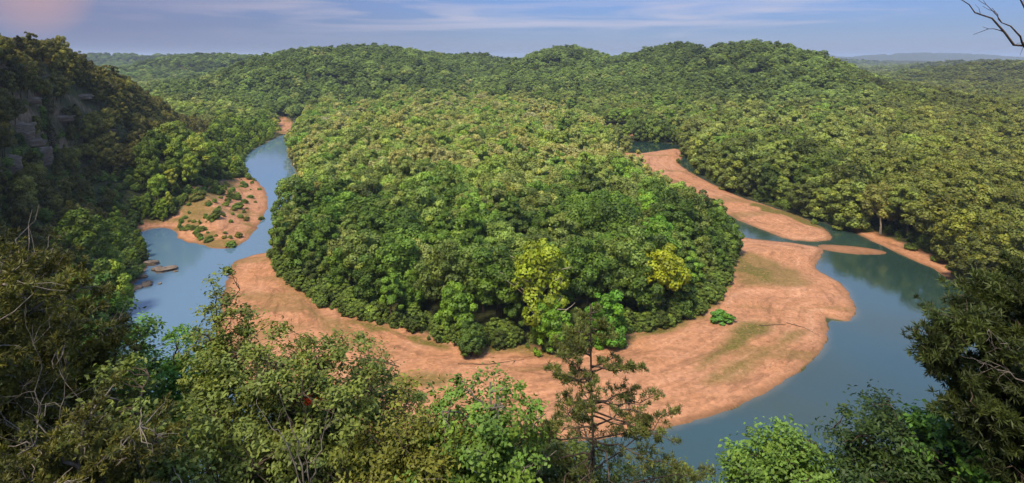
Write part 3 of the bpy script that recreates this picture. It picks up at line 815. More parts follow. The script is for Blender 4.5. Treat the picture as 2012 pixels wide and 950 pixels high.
th_idx = np.where(is_thing)[0]
penI = [i for i in th_idx if fpen[i]]
lI = [i for i in th_idx if not fpen[i] and u_[i] < 0 and not (fface[i] or fonrim[i])]
rI = [i for i in th_idx if not fpen[i] and u_[i] >= 0]
fI = [i for i in th_idx if not fpen[i] and u_[i] < 0 and (fface[i] or fonrim[i])]
name_rows(penI, ftl / 9, pxx, "in the point's {row} row behind the gravel, {k} from left")
name_rows(lI, fsd / 14, fy, "in the left bank's {row} row inland, {k} counting upstream")
name_rows(rI, fsd / 11, -pxx, "in the right bank's {row} row inland, {k} counting upstream")
name_rows([i for i in fI if cedar[i]], (fdr + fhigh * 0) / 9 + fhigh * 30, fy, "on the left bluff, tier {row} from the rim, {k} counting upstream")
name_rows([i for i in fI if not cedar[i]], fdr / 9 + fhigh * 30, fy, "on the left bluff, tier {row} from the rim, {k} counting upstream")

def plant_thing(nm, cat, grp, lab, crown, trunk, loc, s3, rz_, col):
    root = link(nm, None, loc=loc, rz=rz_, label=lab, category=cat)
    if grp: root["group"] = grp
    root.scale = s3; root.empty_display_size = 0.5
    t = link("trunk", trunk, parent=root); c = link("crown", crown, parent=root)
    c.color = (*col, 1)
    return root

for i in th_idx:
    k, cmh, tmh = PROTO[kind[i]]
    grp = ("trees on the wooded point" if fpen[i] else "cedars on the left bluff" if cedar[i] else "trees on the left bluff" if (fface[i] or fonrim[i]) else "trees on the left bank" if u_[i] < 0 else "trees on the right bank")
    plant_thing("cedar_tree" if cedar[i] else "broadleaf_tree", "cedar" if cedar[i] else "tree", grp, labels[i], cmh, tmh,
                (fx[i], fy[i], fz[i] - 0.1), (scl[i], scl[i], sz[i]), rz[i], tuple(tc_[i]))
PALE_TRUNK = trunk_mesh(91, 14.5, 0.36, limbs=13, reach=6.4, mat=M_PALE)
for X, Y, s, k, col, lab, hs in SPECIAL:
    z = float(terrain(np.array([X]), np.array([Y]))[0])
    plant_thing("broadleaf_tree", "tree", "trees on the right bank" if X > 110 else "trees on the wooded point", lab, PROTO[k][1], PALE_TRUNK if "bare limbs" in lab or "tall yellow" in lab else PROTO[k][2], (X, Y, z), (s, s, s * hs), 1.3 * s, col)

# far forest: one object
fm = ~is_thing & (fy > 30) & ~((R_ < 110) & ~fhigh)
ii = np.where(fm)[0]
pm = bpy.data.meshes.new("forest")
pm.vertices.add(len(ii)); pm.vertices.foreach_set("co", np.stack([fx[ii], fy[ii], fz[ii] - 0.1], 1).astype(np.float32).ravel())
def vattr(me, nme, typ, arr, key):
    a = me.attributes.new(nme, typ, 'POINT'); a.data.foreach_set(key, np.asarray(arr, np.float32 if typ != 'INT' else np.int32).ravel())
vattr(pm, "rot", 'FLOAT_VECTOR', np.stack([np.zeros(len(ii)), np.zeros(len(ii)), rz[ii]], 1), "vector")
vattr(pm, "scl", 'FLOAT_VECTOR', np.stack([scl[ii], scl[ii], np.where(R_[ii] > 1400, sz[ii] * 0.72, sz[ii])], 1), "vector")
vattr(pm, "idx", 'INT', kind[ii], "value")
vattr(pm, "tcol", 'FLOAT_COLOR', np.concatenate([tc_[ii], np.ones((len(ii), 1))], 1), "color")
forest = link("forest", pm, kind="stuff", label="unbroken green broadleaf forest over the valley floor and hills")
gn = bpy.data.node_groups.new("forest_nodes", 'GeometryNodeTree')
gn.interface.new_socket("Geometry", in_out='INPUT', socket_type='NodeSocketGeometry')
gn.interface.new_socket("Geometry", in_out='OUTPUT', socket_type='NodeSocketGeometry')
gi, go = gn.nodes.new("NodeGroupInput"), gn.nodes.new("NodeGroupOutput")
iop = gn.nodes.new("GeometryNodeInstanceOnPoints")
ci = gn.nodes.new("GeometryNodeCollectionInfo"); ci.inputs["Collection"].default_value = far_col
ci.inputs["Separate Children"].default_value = True; ci.inputs["Reset Children"].default_value = True
def gattr(nme, typ):
    a = gn.nodes.new("GeometryNodeInputNamedAttribute"); a.data_type = typ; a.inputs["Name"].default_value = nme
    return a.outputs["Attribute"]
L_ = gn.links
L_.new(gi.outputs[0], iop.inputs["Points"]); L_.new(ci.outputs[0], iop.inputs["Instance"]); iop.inputs["Pick Instance"].default_value = True
L_.new(gattr("idx", 'INT'), iop.inputs["Instance Index"])
e2r = gn.nodes.new("FunctionNodeEulerToRotation"); L_.new(gattr("rot", 'FLOAT_VECTOR'), e2r.inputs[0]); L_.new(e2r.outputs[0], iop.inputs["Rotation"])
L_.new(gattr("scl", 'FLOAT_VECTOR'), iop.inputs["Scale"]); L_.new(iop.outputs[0], go.inputs[0])
md = forest.modifiers.new("trees", 'NODES'); md.node_group = gn
print("forest", len(ii), "things", len(th_idx), "max topy", round(time.time() - T0, 1))
# ------------------------------------------------------------------ foreground trees of the overlook's slope
def curve_pts(p0, p1, n, rng, sag=0.0, wob=0.05, rise=0.0):
    t = np.linspace(0, 1, n)[:, None]
    L = np.linalg.norm(np.asarray(p1) - p0)
    q = np.asarray(p0) * (1 - t) + np.asarray(p1) * t
    q[:, 2] += (np.sin(t[:, 0] * np.pi) * (-sag) * L) + rise * L * (t[:, 0] - t[:, 0] ** 2)
    w = rng.normal(0, wob * L, (n, 3)) * np.sin(t * np.pi)
    return q + w

def needles(rng, c, d, n, L, wd):
    """tufts of needles at points c about directions d"""
    cc = np.repeat(c, n, 0); dd = norm(np.repeat(d, n, 0) * 0.55 + rng.normal(0, 0.62, (len(cc), 3)))
    L_ = L * rng.uniform(0.6, 1.15, (len(cc), 1))
    s_ = norm(np.cross(dd, rng.normal(size=dd.shape))) * wd
    v = np.stack([cc - s_ * 0.5, cc + dd * L_ * 0.6 - s_ * 0.6, cc + dd * L_, cc + dd * L_ * 0.4 + s_ * 0.6], 1).reshape(-1, 3)
    return v, np.arange(len(v)).reshape(-1, 4)

def fg_tree(seed, px_, cy_, Y, rx, rz_, col, lab, nm="broadleaf_tree", cat="tree", twigs=300, leaves=64, leaf=(0.13, 0.062), clus=0.30, trunk_r=0.10, bark=None, lean=(0, 0), grp="trees on the slope below the overlook",
            shell=0.55, flat=False, bare=0.0, tint_rng=(0.1, 1.0)):
    rng = np.random.default_rng(seed)
    m = F / Y
    X = (px_ - CX) / m; zc = EYE - (cy_ - HY) / m
    base = np.array([X + lean[0], Y + lean[1]]); zb = float(terrain(base[:1], base[1:2])[0])
    C = np.array([X - base[0], Y - base[1], zc - zb])
    a = Acc()
    h = C[2] + rz_ * 0.72
    n = 12; zz = np.linspace(-0.8, h, n)
    tr = np.stack([C[0] * (zz / h).clip(0, 1) ** 1.3, C[1] * (zz / h).clip(0, 1) ** 1.3, zz], 1) + np.cumsum(rng.normal(0, 0.05, (n, 3)), 0) * [1, 1, 0]
    a.add(tube(tr, trunk_r * (1.6 - 1.35 * np.linspace(0, 1, n)), 8))
    # limbs
    NL = 22; k = np.arange(NL) + 0.5
    ph = np.arccos(1 - 1.75 * k / NL); th = 2.399963 * k + rng.uniform(0, 6)
    tips = C + np.stack([np.cos(th) * np.sin(ph) * rx, np.sin(th) * np.sin(ph) * rx, np.cos(ph) * rz_], 1) * rng.uniform(0.62, 1.05, (NL, 1))
    cand = []
    for t_ in tips:
        hd = np.hypot(*(t_[:2] - C[:2])); z0 = np.clip(t_[2] - hd * rng.uniform(0.5, 1.0), C[2] - rz_ * 1.1, h - 0.1)
        p0 = np.array([np.interp(z0, zz, tr[:, j]) for j in range(3)])
        q = curve_pts(p0, t_, 9, rng, wob=0.035, rise=-0.15)
        a.add(tube(q, np.linspace(trunk_r * 0.42, trunk_r * 0.10, 9), 5)); cand.append(q[2:])
    cand = np.concatenate(cand)
    # twigs reach lumps of foliage
    v = norm(rng.normal(size=(twigs, 3))); r = rng.uniform(0, 1, (twigs, 1)) ** shell
    tp = C + v * r * [rx, rx, rz_] * (1 + 0.22 * np.sin(v[:, :1] * 5 + seed) * np.cos(v[:, 2:] * 4 + seed))
    if flat: tp[:, 2] = C[2] + (np.round((tp[:, 2] - C[2]) / flat) * flat) + rng.normal(0, 0.06, twigs)
    LC, LN, ST, HU, ND = [], [], [], [], []
    for i in range(twigs):
        j = np.argmin(((cand - tp[i]) ** 2).sum(1)); p0 = cand[j]
        q = curve_pts(p0, tp[i], 5, rng, wob=0.06)
        a.add(tube(q, np.linspace(trunk_r * 0.11 + 0.004, 0.004, 5), 4))
        if rng.uniform() < bare: continue
        d = norm(tp[i] - p0)
        if leaf[1] < 0.03:       # needles
            nt = leaves
            tt_ = rng.uniform(0.35, 1.0, (nt, 1)); c = p0 + (tp[i] - p0) * tt_ + rng.normal(0, clus * 0.5, (nt, 3)) * [1, 1, 0.4]
            LC.append(c); LN.append(norm(np.repeat(d[None], nt, 0) + [0, 0, 0.3] + rng.normal(0, 0.3, (nt, 3))))
            ST.append(np.full(nt, rng.uniform(0, 1))); HU.append(np.full(nt, rng.uniform(0, 1)))
        else:
            nl = int(leaves * rng.uniform(0.5, 1.4)); cr_ = clus * rng.uniform(0.6, 1.3)
            c = tp[i] + rng.normal(0, 1, (nl, 3)) * cr_ * [1, 1, 0.6] * 0.55
            LC.append(c); LN.append(norm(norm(tp[i] - C) * 0.5 + [0, 0, 0.8] + rng.normal(0, 0.55, (nl, 3))))
            s0 = rng.uniform(*tint_rng); ST.append(np.clip(s0 * 0.65 + rng.uniform(0, .35, nl), 0, 1)); HU.append(np.full(nl, rng.uniform(0, 1) ** 2))
    c = np.concatenate(LC); nn = np.concatenate(LN); st = np.concatenate(ST); hu = np.concatenate(HU)
    if leaf[1] < 0.03:
        lv, lf = needles(rng, c, nn, 16, leaf[0], leaf[1]); rep = 64
    else:
        L = leaf[0] * rng.uniform(0.6, 1.3, len(c)); lv, lf = leaf_cards(rng, c, nn, L, L * leaf[1] / leaf[0]); rep = 4
    root = link(nm, None, loc=(base[0], base[1], zb), label=lab, category=cat)
    if grp: root["group"] = grp
    v_, f_ = a.get()
    link("trunk", mesh_np("trunk", v_, f_, [bark or M_BARK], smooth=True), parent=root)
    cr_ = link("crown", mesh_np("crown", lv, lf, [M_LEAF], dict(tint=np.repeat(st, rep), hue=np.repeat(hu, rep))), parent=root)
    cr_.color = (*col, 1)
    return root

OAK = (0.115, 0.150, 0.034); OAK2 = (0.100, 0.140, 0.034); GRN = (0.085, 0.185, 0.028); BRT = (0.105, 0.185, 0.032); CED = (0.078, 0.082, 0.020)
fg_tree(1, 560, 880, 16.5, 2.7, 3.3, OAK, "large olive oak-like tree left of centre in the foreground, overlapping the gravel", twigs=820, leaves=66)
fg_tree(2, 438, 730, 17.5, 0.95, 2.6, OAK, "slender olive tree whose thin top rises over the left edge of the gravel bar", twigs=190, leaves=46, clus=0.24, trunk_r=0.07)
fg_tree(3, 335, 815, 21, 2.2, 3.0, GRN, "rounded mid-green tree just below the left pool", twigs=420, leaves=60, leaf=(0.15, 0.08))
t4 = fg_tree(4, 715, 930, 18, 2.5, 3.2, OAK2, "olive tree beside the dead grey snag, right of the large oak-like one", twigs=520, leaves=60)
def red_leaves():
    rng = np.random.default_rng(44); Y = 16.2; m = F / Y
    c = np.array([(616 - CX) / m, Y, EYE - (792 - HY) / m]) - np.array(t4.location)
    p = c + rng.normal(0, 1, (60, 3)) * [0.13, 0.1, 0.06]
    v, f = leaf_cards(rng, p, norm(rng.normal(0, .5, (60, 3)) + [0, 0, 1]), 0.11, 0.06)
    o = link("red_leaves", mesh_np("red_leaves", v, f, [M_LEAF], dict(tint=np.full(len(v), .7), hue=np.zeros(len(v)))), parent=t4); o.color = (0.55, 0.06, 0.015, 1); o["label"] = "small spray of orange-red leaves"
red_leaves()
fg_tree(5, 815, 960, 15.5, 1.7, 2.3, (0.125, 0.14, 0.026), "yellow-olive bushy tree at the bottom edge left of the bright green maple", twigs=360, leaves=56)
fg_tree(6, 965, 880, 15.5, 1.75, 2.0, BRT, "bright green sparse maple-like tree standing before the gravel, left of the pine", twigs=190, leaves=60, leaf=(0.12, 0.08), clus=0.25, bark=M_GREY, shell=0.8)
fg_tree(7, 1085, 985, 18, 2.0, 2.1, OAK2, "low dull olive tree at the foot of the thin pine", twigs=300, leaves=52)
fg_tree(8, 1540, 985, 15.5, 1.45, 1.75, BRT, "bright green leafy tree at the bottom edge below the big pool", twigs=420, leaves=80, leaf=(0.12, 0.065))
fg_tree(9, 1790, 950, 15.0, 2.0, 1.75, (0.032, 0.060, 0.016), "dark green shaggy tree at the bottom, between the bright leafy tree and right pine", twigs=480, leaves=62, leaf=(0.14, 0.05))
fg_tree(10, 1955, 1010, 13.5, 1.8, 2.4, GRN, "mid-green tree in the lower right corner under the pine boughs", twigs=360, leaves=60, leaf=(0.15, 0.08))
fg_tree(11, 150, 830, 18, 2.1, 4.0, (0.050, 0.105, 0.018), "fresh green tree behind the left cedars", twigs=460, leaves=56, leaf=(0.15, 0.08))
fg_tree(12, 250, 1010, 12.5, 1.9, 2.6, OAK, "olive tree in the lower left, right of the cedars' bare twigs", twigs=420, leaves=60)
fg_tree(13, 1310, 1040, 19, 2.1, 2.2, OAK2, "dull olive tree at the bottom edge right of the thin pine", twigs=240, leaves=50)
# needle trees
fg_tree(21, 80, 790, 15, 1.9, 4.3, CED, "dark brown-green cedar with bare grey twigs, in the left foreground", "cedar_tree", "cedar", twigs=700, leaves=12, leaf=(0.15, 0.022), clus=0.26, bark=M_GREY, bare=0.28)
fg_tree(22, -60, 800, 12, 1.9, 4.0, CED, "dark cedar cut by the left edge of the photo", "cedar_tree", "cedar", twigs=600, leaves=12, leaf=(0.15, 0.022), clus=0.26, bark=M_GREY, bare=0.3)
fg_tree(23, 170, 1010, 11, 1.5, 2.3, CED, "low tangled cedar with many dead twigs in the lower left corner", "cedar_tree", "cedar", twigs=520, leaves=9, leaf=(0.13, 0.02), clus=0.2, bark=M_GREY, bare=0.4)
fg_tree(24, 2010, 760, 12.5, 1.75, 2.6, (0.040, 0.058, 0.017), "dense dark pine with boughs reaching over the big pool from the right edge", "pine_tree", "pine", twigs=560, leaves=13, leaf=(0.17, 0.022), clus=0.24, bark=M_BARK, flat=0.42, bare=0.08)

def thin_pine():
    rng = np.random.default_rng(77)
    Y = 17.0; m = F / Y; X = (1163 - CX) / m; zt = EYE - (598 - HY) / m
    zb = float(terrain(np.array([X]), np.array([Y]))[0]); h = zt - zb
    a = Acc(); zz = np.linspace(-0.8, h, 16)
    tr = np.stack([0.05 * np.sin(zz * 0.8), 0.04 * np.cos(zz), zz], 1)
    a.add(tube(tr, np.linspace(0.16, 0.018, 16), 8))
    LC, LN, ST, HU = [], [], [], []
    z = h - 0.25
    while z > h - 7.0:
        f = (h - z)
        ln = min(3.3, 0.25 + f * 0.66)
        for b in range(rng.integers(2, 5)):
            th = rng.uniform(0, 2 * np.pi); L = ln * rng.uniform(0.55, 1.15)
            z0 = z + rng.uniform(-.1, .1)
            p0 = np.array([np.interp(z0, zz, tr[:, j]) for j in range(3)])
            p1 = p0 + [math.cos(th) * L, math.sin(th) * L, L * rng.uniform(-0.10, 0.12)]
            q = curve_pts(p0, p1, 8, rng, wob=0.03)
            a.add(tube(q, np.linspace(0.028, 0.007, 8), 5))
            if rng.uniform() < 0.12: continue
            for s_ in range(int(4 + L * 6)):
                k = rng.uniform(0.25, 1.0); b0 = p0 + (p1 - p0) * k + [0, 0, 0]
                t2 = th + rng.choice([-1, 1]) * rng.uniform(0.5, 1.1); l2 = (0.16 + 0.30 * L * (1.1 - k)) * rng.uniform(0.5, 1.2)
                b1 = b0 + [math.cos(t2) * l2, math.sin(t2) * l2, rng.uniform(-0.02, 0.14)]
                a.add(tube(curve_pts(b0, b1, 4, rng, wob=0.05), np.linspace(0.008, 0.004, 4), 4))
                nt = 6; tt_ = rng.uniform(0.3, 1, (nt, 1)); LC.append(b0 + (b1 - b0) * tt_ + rng.normal(0, 0.03, (nt, 3)))
                LN.append(norm(np.repeat((b1 - b0)[None], nt, 0) / l2 + [0, 0, 0.5])); ST.append(np.full(nt, rng.uniform(.1, 1))); HU.append(np.full(nt, rng.uniform(0, 1)))
        z -= rng.uniform(0.22, 0.42)
    c = np.concatenate(LC); nn = np.concatenate(LN)
    lv, lf = needles(rng, c, nn, 9, 0.13, 0.017)
    root = link("pine_tree", None, loc=(X, Y, zb), label="thin young pine with see-through branches, standing before the middle of the gravel bar", category="pine")
    v_, f_ = a.get(); link("trunk", mesh_np("trunk", v_, f_, [M_BARK], smooth=True), parent=root)
    cr_ = link("crown", mesh_np("crown", lv, lf, [M_LEAF], dict(tint=np.repeat(np.concatenate(ST), 36), hue=np.repeat(np.concatenate(HU), 36))), parent=root)
    cr_.color = (0.085, 0.105, 0.032, 1)
thin_pine()

def snag(seed, pts_px, Y, base_px, nm, lab, r=0.05, twig=14, mat=None, spread=0.9):
    """a dead tree: trunk from the slope, and bare limbs through the given pixels"""
    rng = np.random.default_rng(seed); m = F / Y
    P = [np.array([(x - CX) / m, Y + rng.uniform(-.3, .3), EYE - (y - HY) / m]) for x, y in pts_px]
    bx = (base_px[0] - CX) / m; zb = float(terrain(np.array([bx]), np.array([Y]))[0])
    O = np.array([bx, Y, zb]); hub = np.array([bx, Y, EYE - (base_px[1] - HY) / m])
    a = Acc(); a.add(tube(curve_pts(O - [0, 0, .5], hub, 10, rng, wob=0.008) - O, np.linspace(r * 2.4, r, 10), 8))
    b = Acc()
    for p in P:
        q = curve_pts(hub, p, 10, rng, wob=0.03); b.add(tube(q - O, np.linspace(r * 0.8, r * 0.14, 10), 6))
        for k in range(twig):
            s0 = q[rng.integers(3, 10)]; d = norm(norm(p - hub) * 0.8 + rng.normal(0, 0.6, 3)); e = s0 + d * rng.uniform(0.25, spread)
            q2 = curve_pts(s0, e, 5, rng, wob=0.05); b.add(tube(q2 - O, np.linspace(r * 0.22, r * 0.08, 5), 4))
            e2 = q2[3] + norm(d + rng.normal(0, 0.7, 3)) * 0.25; b.add(tube(curve_pts(q2[3], e2, 3, rng) - O, np.linspace(r * 0.12, r * 0.07, 3), 4))
    root = link(nm, None, loc=tuple(O), label=lab, category="dead tree")
    v, f = a.get(); link("trunk", mesh_np("trunk", v, f, [mat or M_GREY], smooth=True), parent=root)
    v, f = b.get(); link("branch", mesh_np("branch", v, f, [mat or M_GREY], smooth=True), parent=root)
    return root
snag(31, [(640, 815), (560, 770), (500, 800), (600, 850)], 14.0, (610, 985), "dead_tree", "dead grey snag with bare forked twigs among the olive foreground trees", r=0.030, twig=6, spread=0.45)
snag(32, [(0, 770), (60, 640), (140, 730), (190, 800), (110, 850)], 11.5, (90, 930), "dead_tree", "dead grey-twigged tree tangled with the left foreground cedars", r=0.022, twig=10, spread=0.8)
snag(33, [(1955, 30), (1985, -40), (1900, -8), (2040, -60)], 11.0, (2070, 150), "dead_tree", "leafless dark tree whose bare branches enter the top right corner against the sky", r=0.045, twig=3, mat=M_BARK, spread=0.4)
snag(34, [(1890, 690), (1960, 720), (1930, 640)], 11.5, (2040, 760), "dead_tree", "pale bare branches poking out of the right pine", r=0.022, twig=4, spread=0.4)
print("foreground", round(time.time() - T0, 1))

# shrubs on the bars
BUSH = []
for sd0 in range(3):
    v, f, t, h = crown_broad(400 + sd0, R=1.25, z0=-0.3, z1=1.9, nclump=20, low=0.3, per=60, leaf=0.30)
    BUSH.append((mesh_np("foliage", v, f, [M_LEAF], dict(tint=t, hue=h)), trunk_mesh(400 + sd0, 0.9, 0.05, limbs=4, reach=0.7, name="stem")))
def shrub(x, y, s, k, col, lab, grp, rz_=0.0):
    z = float(terrain(np.array([x]), np.array([y]))[0])
    r = link("willow_shrub", None, loc=(x, y, z), rz=rz_, label=lab, category="shrub")
    if grp: r["group"] = grp
    r.scale = (s * (1.3 if k else 0.9), s * (0.8 if k == 2 else 1.1), s * (0.7 if k == 1 else 1.0))
    link("stem", BUSH[k][1], parent=r); f_ = link("foliage", BUSH[k][0], parent=r); f_.color = (*col, 1)
rs = np.random.default_rng(5)
BP = [(505, 354), (497, 360), (511, 371), (493, 389), (500, 399), (478, 404), (450, 409), (460, 430), (470, 435), (435, 389), (414, 419), (424, 420), (379, 440), (399, 465), (392, 462),
      (440, 465), (445, 470), (465, 462), (483, 435), (508, 430), (414, 450), (420, 445), (427, 430), (456, 440), (463, 418), (404, 402), (388, 415), (372, 428), (440, 378), (455, 384),
      (470, 375), (420, 400), (430, 407), (447, 398), (482, 368), (425, 470), (410, 474), (452, 476), (360, 440), (352, 447), (370, 452), (490, 372), (486, 410), (476, 420), (443, 420)]
BP = sorted(BP, key=lambda p: -p[1])
BP = [(a + rs.uniform(-5, 5), b_ + rs.uniform(-4, 4)) for a, b_ in BP] + [(a + rs.uniform(-9, 9), b_ + rs.uniform(-5, 5)) for a, b_ in BP[::2]]
rows_ = {}
for p in BP: rows_.setdefault(int((490 - p[1]) / 20), []).append(p)
for rk, r in enumerate(sorted(rows_)):
    for k, p in enumerate(sorted(rows_[r])):
        X, Y = PX(p[0], p[1], 1.0)
        sc_ = rs.uniform(0.45, 1.0) * rs.uniform(0.9, 1.7) * (1.25 if p[0] < 440 and p[1] < 430 else 1)
        shrub(X, Y, sc_, rs.integers(0, 3), (0.13 + rs.uniform(-.03, .04), 0.19 + rs.uniform(-.04, .03), 0.035),
              "%s willow shrub, left gravel bar, %s row up, %s from left" % ("small" if sc_ < 1 else "bushy", ordw(rk), ordw(k)), "willow shrubs on the left gravel bar", rs.uniform(0, 6))
X, Y = PX(1419, 634, 1.2)
shrub(X, Y, 2.1, 1, (0.085, 0.20, 0.03), "lone bright green shrub on the wide gravel bar near the wood's right edge", None)
for k, (a, b_, sc_) in enumerate([(1600, 436, 1.3), (1700, 452, 1.6), (1790, 490, 1.5), (1838, 512, 1.3)]):
    X, Y = PX(a, b_, 1.0); shrub(X, Y, sc_, k % 3, (0.12, 0.17, 0.03), "low yellow-green shrub on the right bank ledge, %s counting downstream" % ordw(k), "shrubs along the right bank", k)

# rocks: boulders of the left shore and ledges showing on the bluff
def rock(x, y, z, sx, sy, sz_, seed, nm, lab, cat, grp=None, rzz=0.0):
    rng = np.random.default_rng(seed)
    bm_n = 26
    th = np.linspace(0, 2 * np.pi, bm_n, endpoint=False); phs = np.linspace(0.02, np.pi - 0.02, 16)
    T, Pp = np.meshgrid(th, phs)
    d = np.stack([np.cos(T) * np.sin(Pp), np.sin(T) * np.sin(Pp), np.cos(Pp)], -1)
    e = np.sign(d) * np.abs(d) ** 0.55                   # boxy, bedded blocks
    nz = 1 + 0.22 * fbm(d[..., 0] * 2 + seed, d[..., 1] * 2 + d[..., 2] * 3, seed, 4)[..., None]
    v = e * nz * [sx, sy, sz_]
    v[..., :2] *= 1 + 0.10 * np.sin(v[..., 2:] / max(sz_, .1) * 7 + seed)      # bedding steps
    nr, nc = T.shape
    i = np.arange(nr - 1)[:, None] * nc; j = np.arange(nc)[None]; j2 = (j + 1) % nc
    Q = np.stack([i + j, i + nc + j, i + nc + j2, i + j2], -1).reshape(-1, 4)
    me = mesh_np(nm, v.reshape(-1, 3), Q, [M_ROCK])
    o = link(nm, me, loc=(x, y, z), rz=rzz, label=lab, category=cat)
    if grp: o["group"] = grp
RK = [(298, 519, 2.1, 1.4, 1.1, "upright brown boulder at the left shore beside the pool"), (326, 531, 3.0, 1.7, 0.9, "largest flat brown rock standing in the left pool"),
      (308, 529, 1.5, 1.1, 0.8, "middle brown rock joining the shore boulder and flat rock"), (288, 559, 1.9, 1.3, 0.8, "brown rock at the water's edge below the flat rock"),
      (314, 557, 0.5, 0.4, 0.3, "tiny lone rock out in the left pool"), (268, 566, 1.6, 1.1, 0.7, "low brown rock on the left shore ledge"),
      (252, 575, 1.5, 1.3, 0.9, "square brown rock on the left shore ledge"), (240, 596, 1.5, 1.2, 1.1, "brown boulder above the lower left shore"),
      (238, 616, 1.2, 0.9, 1.0, "pointed brown rock standing in water at the pool's lower left"), (278, 545, 1.5, 1.2, 0.8, "brown rock under the overhanging left bank trees"),
      (345, 533, 0.6, 0.5, 0.3, "small rock at the right end of the flat rock")]
for k, (a, b_, sx, sy, sz_, lab) in enumerate(RK):
    X, Y = PX(a, b_, 0.2); rock(X, Y, 0.1, sx * 1.15, sy * 1.15, sz_ * 1.1, 900 + k, "rock", lab, "rock", "brown rocks along the left pool", k * 0.7)
LG = [(38, 262, 5, 4, 4.5, "grey-brown limestone ledge high on the left bluff"), (88, 318, 2.8, 3, 5.5, "tall pale limestone face low on the left bluff"), (120, 240, 5, 4, 2.2, "long thin limestone ledge right of the high bluff ledge"),
      (58, 205, 4, 3, 2.0, "narrow ledge close under the left bluff's rim"), (180, 478, 1.6, 1.8, 2.4, "small pale rock face among trees above the left shore"), (186, 545, 1.5, 1.5, 2.0, "lower pale rock face just above the left shore boulders"),
      (160, 195, 4.5, 3.5, 1.8, "brown ledge under the bluff rim's middle"), (20, 330, 3.5, 3.5, 4.5, "brown crag at the left edge, halfway down the bluff"), (12, 465, 1.6, 2.2, 3.0, "pale grey crag at the left edge, low on the bluff"), (205, 262, 5, 4, 2.0, "brown ledge low on the far end of the bluff"),
      (62, 285, 4, 3, 2.6, "broken brown ledge below the high bluff ledge")]
for k, (a, b_, sx, sy, sz_, lab) in enumerate(LG):
    X, Y, Z = ray_hit(a, b_); rock(X - 0.9, Y, Z + 0.2, sx * 1.15, sy * 0.8, sz_ * 0.75, 950 + k, "rock_ledge", lab, "rock ledge", "limestone ledges of the left bluff", 0.9)

# driftwood on the gravel
def drift(pts, r, lab, k):
    rng = np.random.default_rng(1200 + k)
    P = [PX(a, b_, 1.2) for a, b_ in pts]; P = np.array([(x, y, float(terrain(np.array([x]), np.array([y]))[0]) + r * 0.6) for x, y in P])
    t = np.linspace(0, 1, 9); tt_ = np.linspace(0, 1, len(P))
    q = np.stack([np.interp(t, tt_, P[:, j]) for j in range(3)], 1) + rng.normal(0, r * 0.3, (9, 3)) * [1, 1, 0.2]
    O = q[0].copy(); a = Acc(); a.add(tube(q - O, np.linspace(r, r * 0.35, 9), 7))
    for m_ in range(3):
        p = q[rng.integers(3, 8)]; e = p + rng.normal(0, 1, 3) * [1.2, 1.2, 0.3] + [0, 0, 0.3]
        a.add(tube(np.linspace(p, e, 4) - O, np.linspace(r * 0.4, r * 0.15, 4), 5))
    v, f = a.get(); o = link("driftwood_log", mesh_np("driftwood_log", v, f, [M_BARK], smooth=True), loc=tuple(O), label=lab, category="driftwood", group="driftwood on the gravel bar")
drift([(733, 706), (756, 712), (783, 720)], 0.32, "longest dark log lying on the gravel left of the maple top", 0)
drift([(566, 540), (572, 560)], 0.25, "dark branch on the gravel near the left tree edge", 1)
drift([(690, 700), (725, 708)], 0.16, "thin dark branch beside the longest log", 2)
drift([(900, 716), (960, 717), (1030, 706)], 0.14, "long thin driftwood line below the front trees", 3)
drift([(1545, 632), (1580, 640), (1612, 655)], 0.11, "dark cracked edge of the cut right gravel bank", 4)  # log shape standing in for the cracked bank edge
drift([(1490, 640), (1545, 634)], 0.09, "thin dark branch at the grassy swale on the right gravel", 5)
drift([(612, 575), (640, 585)], 0.15, "small dark branch just below the left tree edge", 6)

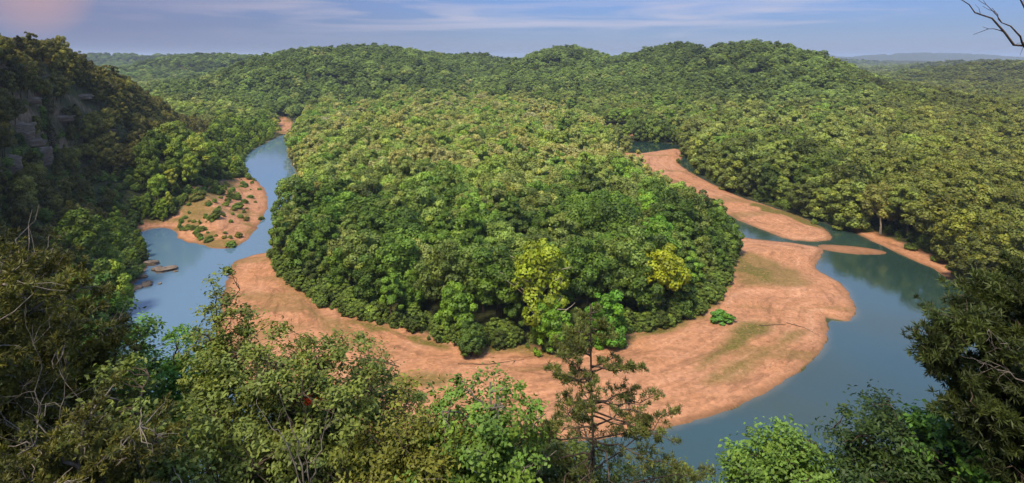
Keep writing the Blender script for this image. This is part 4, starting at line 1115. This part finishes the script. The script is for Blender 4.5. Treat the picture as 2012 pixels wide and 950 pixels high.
# thin undergrowth where wood meets gravel: cannot be counted
def undergrowth():
    rng = np.random.default_rng(21)
    x = rng.uniform(-130, 150, 60000); y = rng.uniform(120, 480, 60000)
    tl = sdf(x, y, TREELINE); sd = -sdf(x, y, RIVER); pen = inside(x, y, PENIN)
    m = (pen & (tl > -1.6 + 1.5 * fbm(x / 7, y / 7, 3, 2)) & (tl < 7) & (sd > 1))
    x2 = rng.uniform(-330, 260, 120000); y2 = rng.uniform(60, 520, 120000)
    sd2 = -sdf(x2, y2, RIVER); pen2 = inside(x2, y2, PENIN)
    sb = np.maximum(sdf(x2, y2, LEFTBAR), np.maximum(sdf(x2, y2, RBANK), sdf(x2, y2, SLIVER)))
    m2 = (~pen2) & (sd2 > 0.6) & (sd2 < 40) & (sb < -0.3) & ((x2 < -60) | (x2 > 100)) & (rng.uniform(0, 1, len(x2)) < np.where(sd2 < 8, 1, 0.55))
    x3 = rng.uniform(-190, -90, 26000); y3 = rng.uniform(225, 400, 26000)
    m3 = (sdf(x3, y3, LEFTBAR) > -1) & (-sdf(x3, y3, RIVER) > 2.0) & (fbm(x3 / 11, y3 / 17, 123, 4) > 0.14 + 0.30 * sstep(x3 + 0.62 * (y3 - 250) * 0 + 150, 0, 40)) & (rng.uniform(0, 1, len(x3)) < 0.10)
    x2, y2, m2 = np.concatenate([x2, x3]), np.concatenate([y2, y3]), np.concatenate([m2, m3])
    x = np.concatenate([x[m], x2[m2]]); y = np.concatenate([y[m], y2[m2]])
    k = rng.permutation(len(x))[:9500]; x, y = x[k], y[k]; z = terrain(x, y); n = len(x)
    me = bpy.data.meshes.new("undergrowth"); me.vertices.add(n); me.vertices.foreach_set("co", np.stack([x, y, z - 0.15], 1).astype(np.float32).ravel())
    sc_ = 0.06 + 0.34 * rng.uniform(0, 1, n) ** 2.2
    vattr(me, "rot", 'FLOAT_VECTOR', np.stack([0 * x, 0 * x, rng.uniform(0, 6.28, n)], 1), "vector")
    vattr(me, "scl", 'FLOAT_VECTOR', np.stack([sc_ * 1.2, sc_ * 1.2, sc_ * 0.9], 1), "vector")
    vattr(me, "idx", 'INT', rng.choice(NS_, n), "value")
    c = np.array([0.11, 0.165, 0.030]) * (1 + 0.3 * rng.normal(0, 1, (n, 1))).clip(0.5, 1.7)
    vattr(me, "tcol", 'FLOAT_COLOR', np.concatenate([c, np.ones((n, 1))], 1), "color")
    o = link("undergrowth", me, kind="stuff", label="low green undergrowth where the woods meet gravel and banks")
    md_ = o.modifiers.new("plants", 'NODES'); md_.node_group = gn
undergrowth()

# the air over the valley
def haze():
    m = bpy.data.materials.new("valley_air"); m.use_nodes = True
    n, l = m.node_tree.nodes, m.node_tree.links
    n.remove(n["Principled BSDF"])
    pv = n.new("ShaderNodeVolumePrincipled"); pv.inputs["Color"].default_value = (0.62, 0.75, 0.95, 1); pv.inputs["Density"].default_value = 8e-5
    pv.inputs["Anisotropy"].default_value = 0.2
    l.new(pv.outputs[0], n["Material Output"].inputs["Volume"])
    R = 24600.0; z0, z1 = -6.0, 165.0
    V = [(x, y, z) for z in (z0, z1) for x, y in ((-R, -R), (R, -R), (R, R), (-R, R))]
    Q = [(0, 3, 2, 1), (4, 5, 6, 7), (0, 1, 5, 4), (1, 2, 6, 5), (2, 3, 7, 6), (3, 0, 4, 7)]
    link("haze", mesh_np("haze", V, Q, [m]), kind="stuff")
haze()
print("all", round(time.time() - T0, 1))
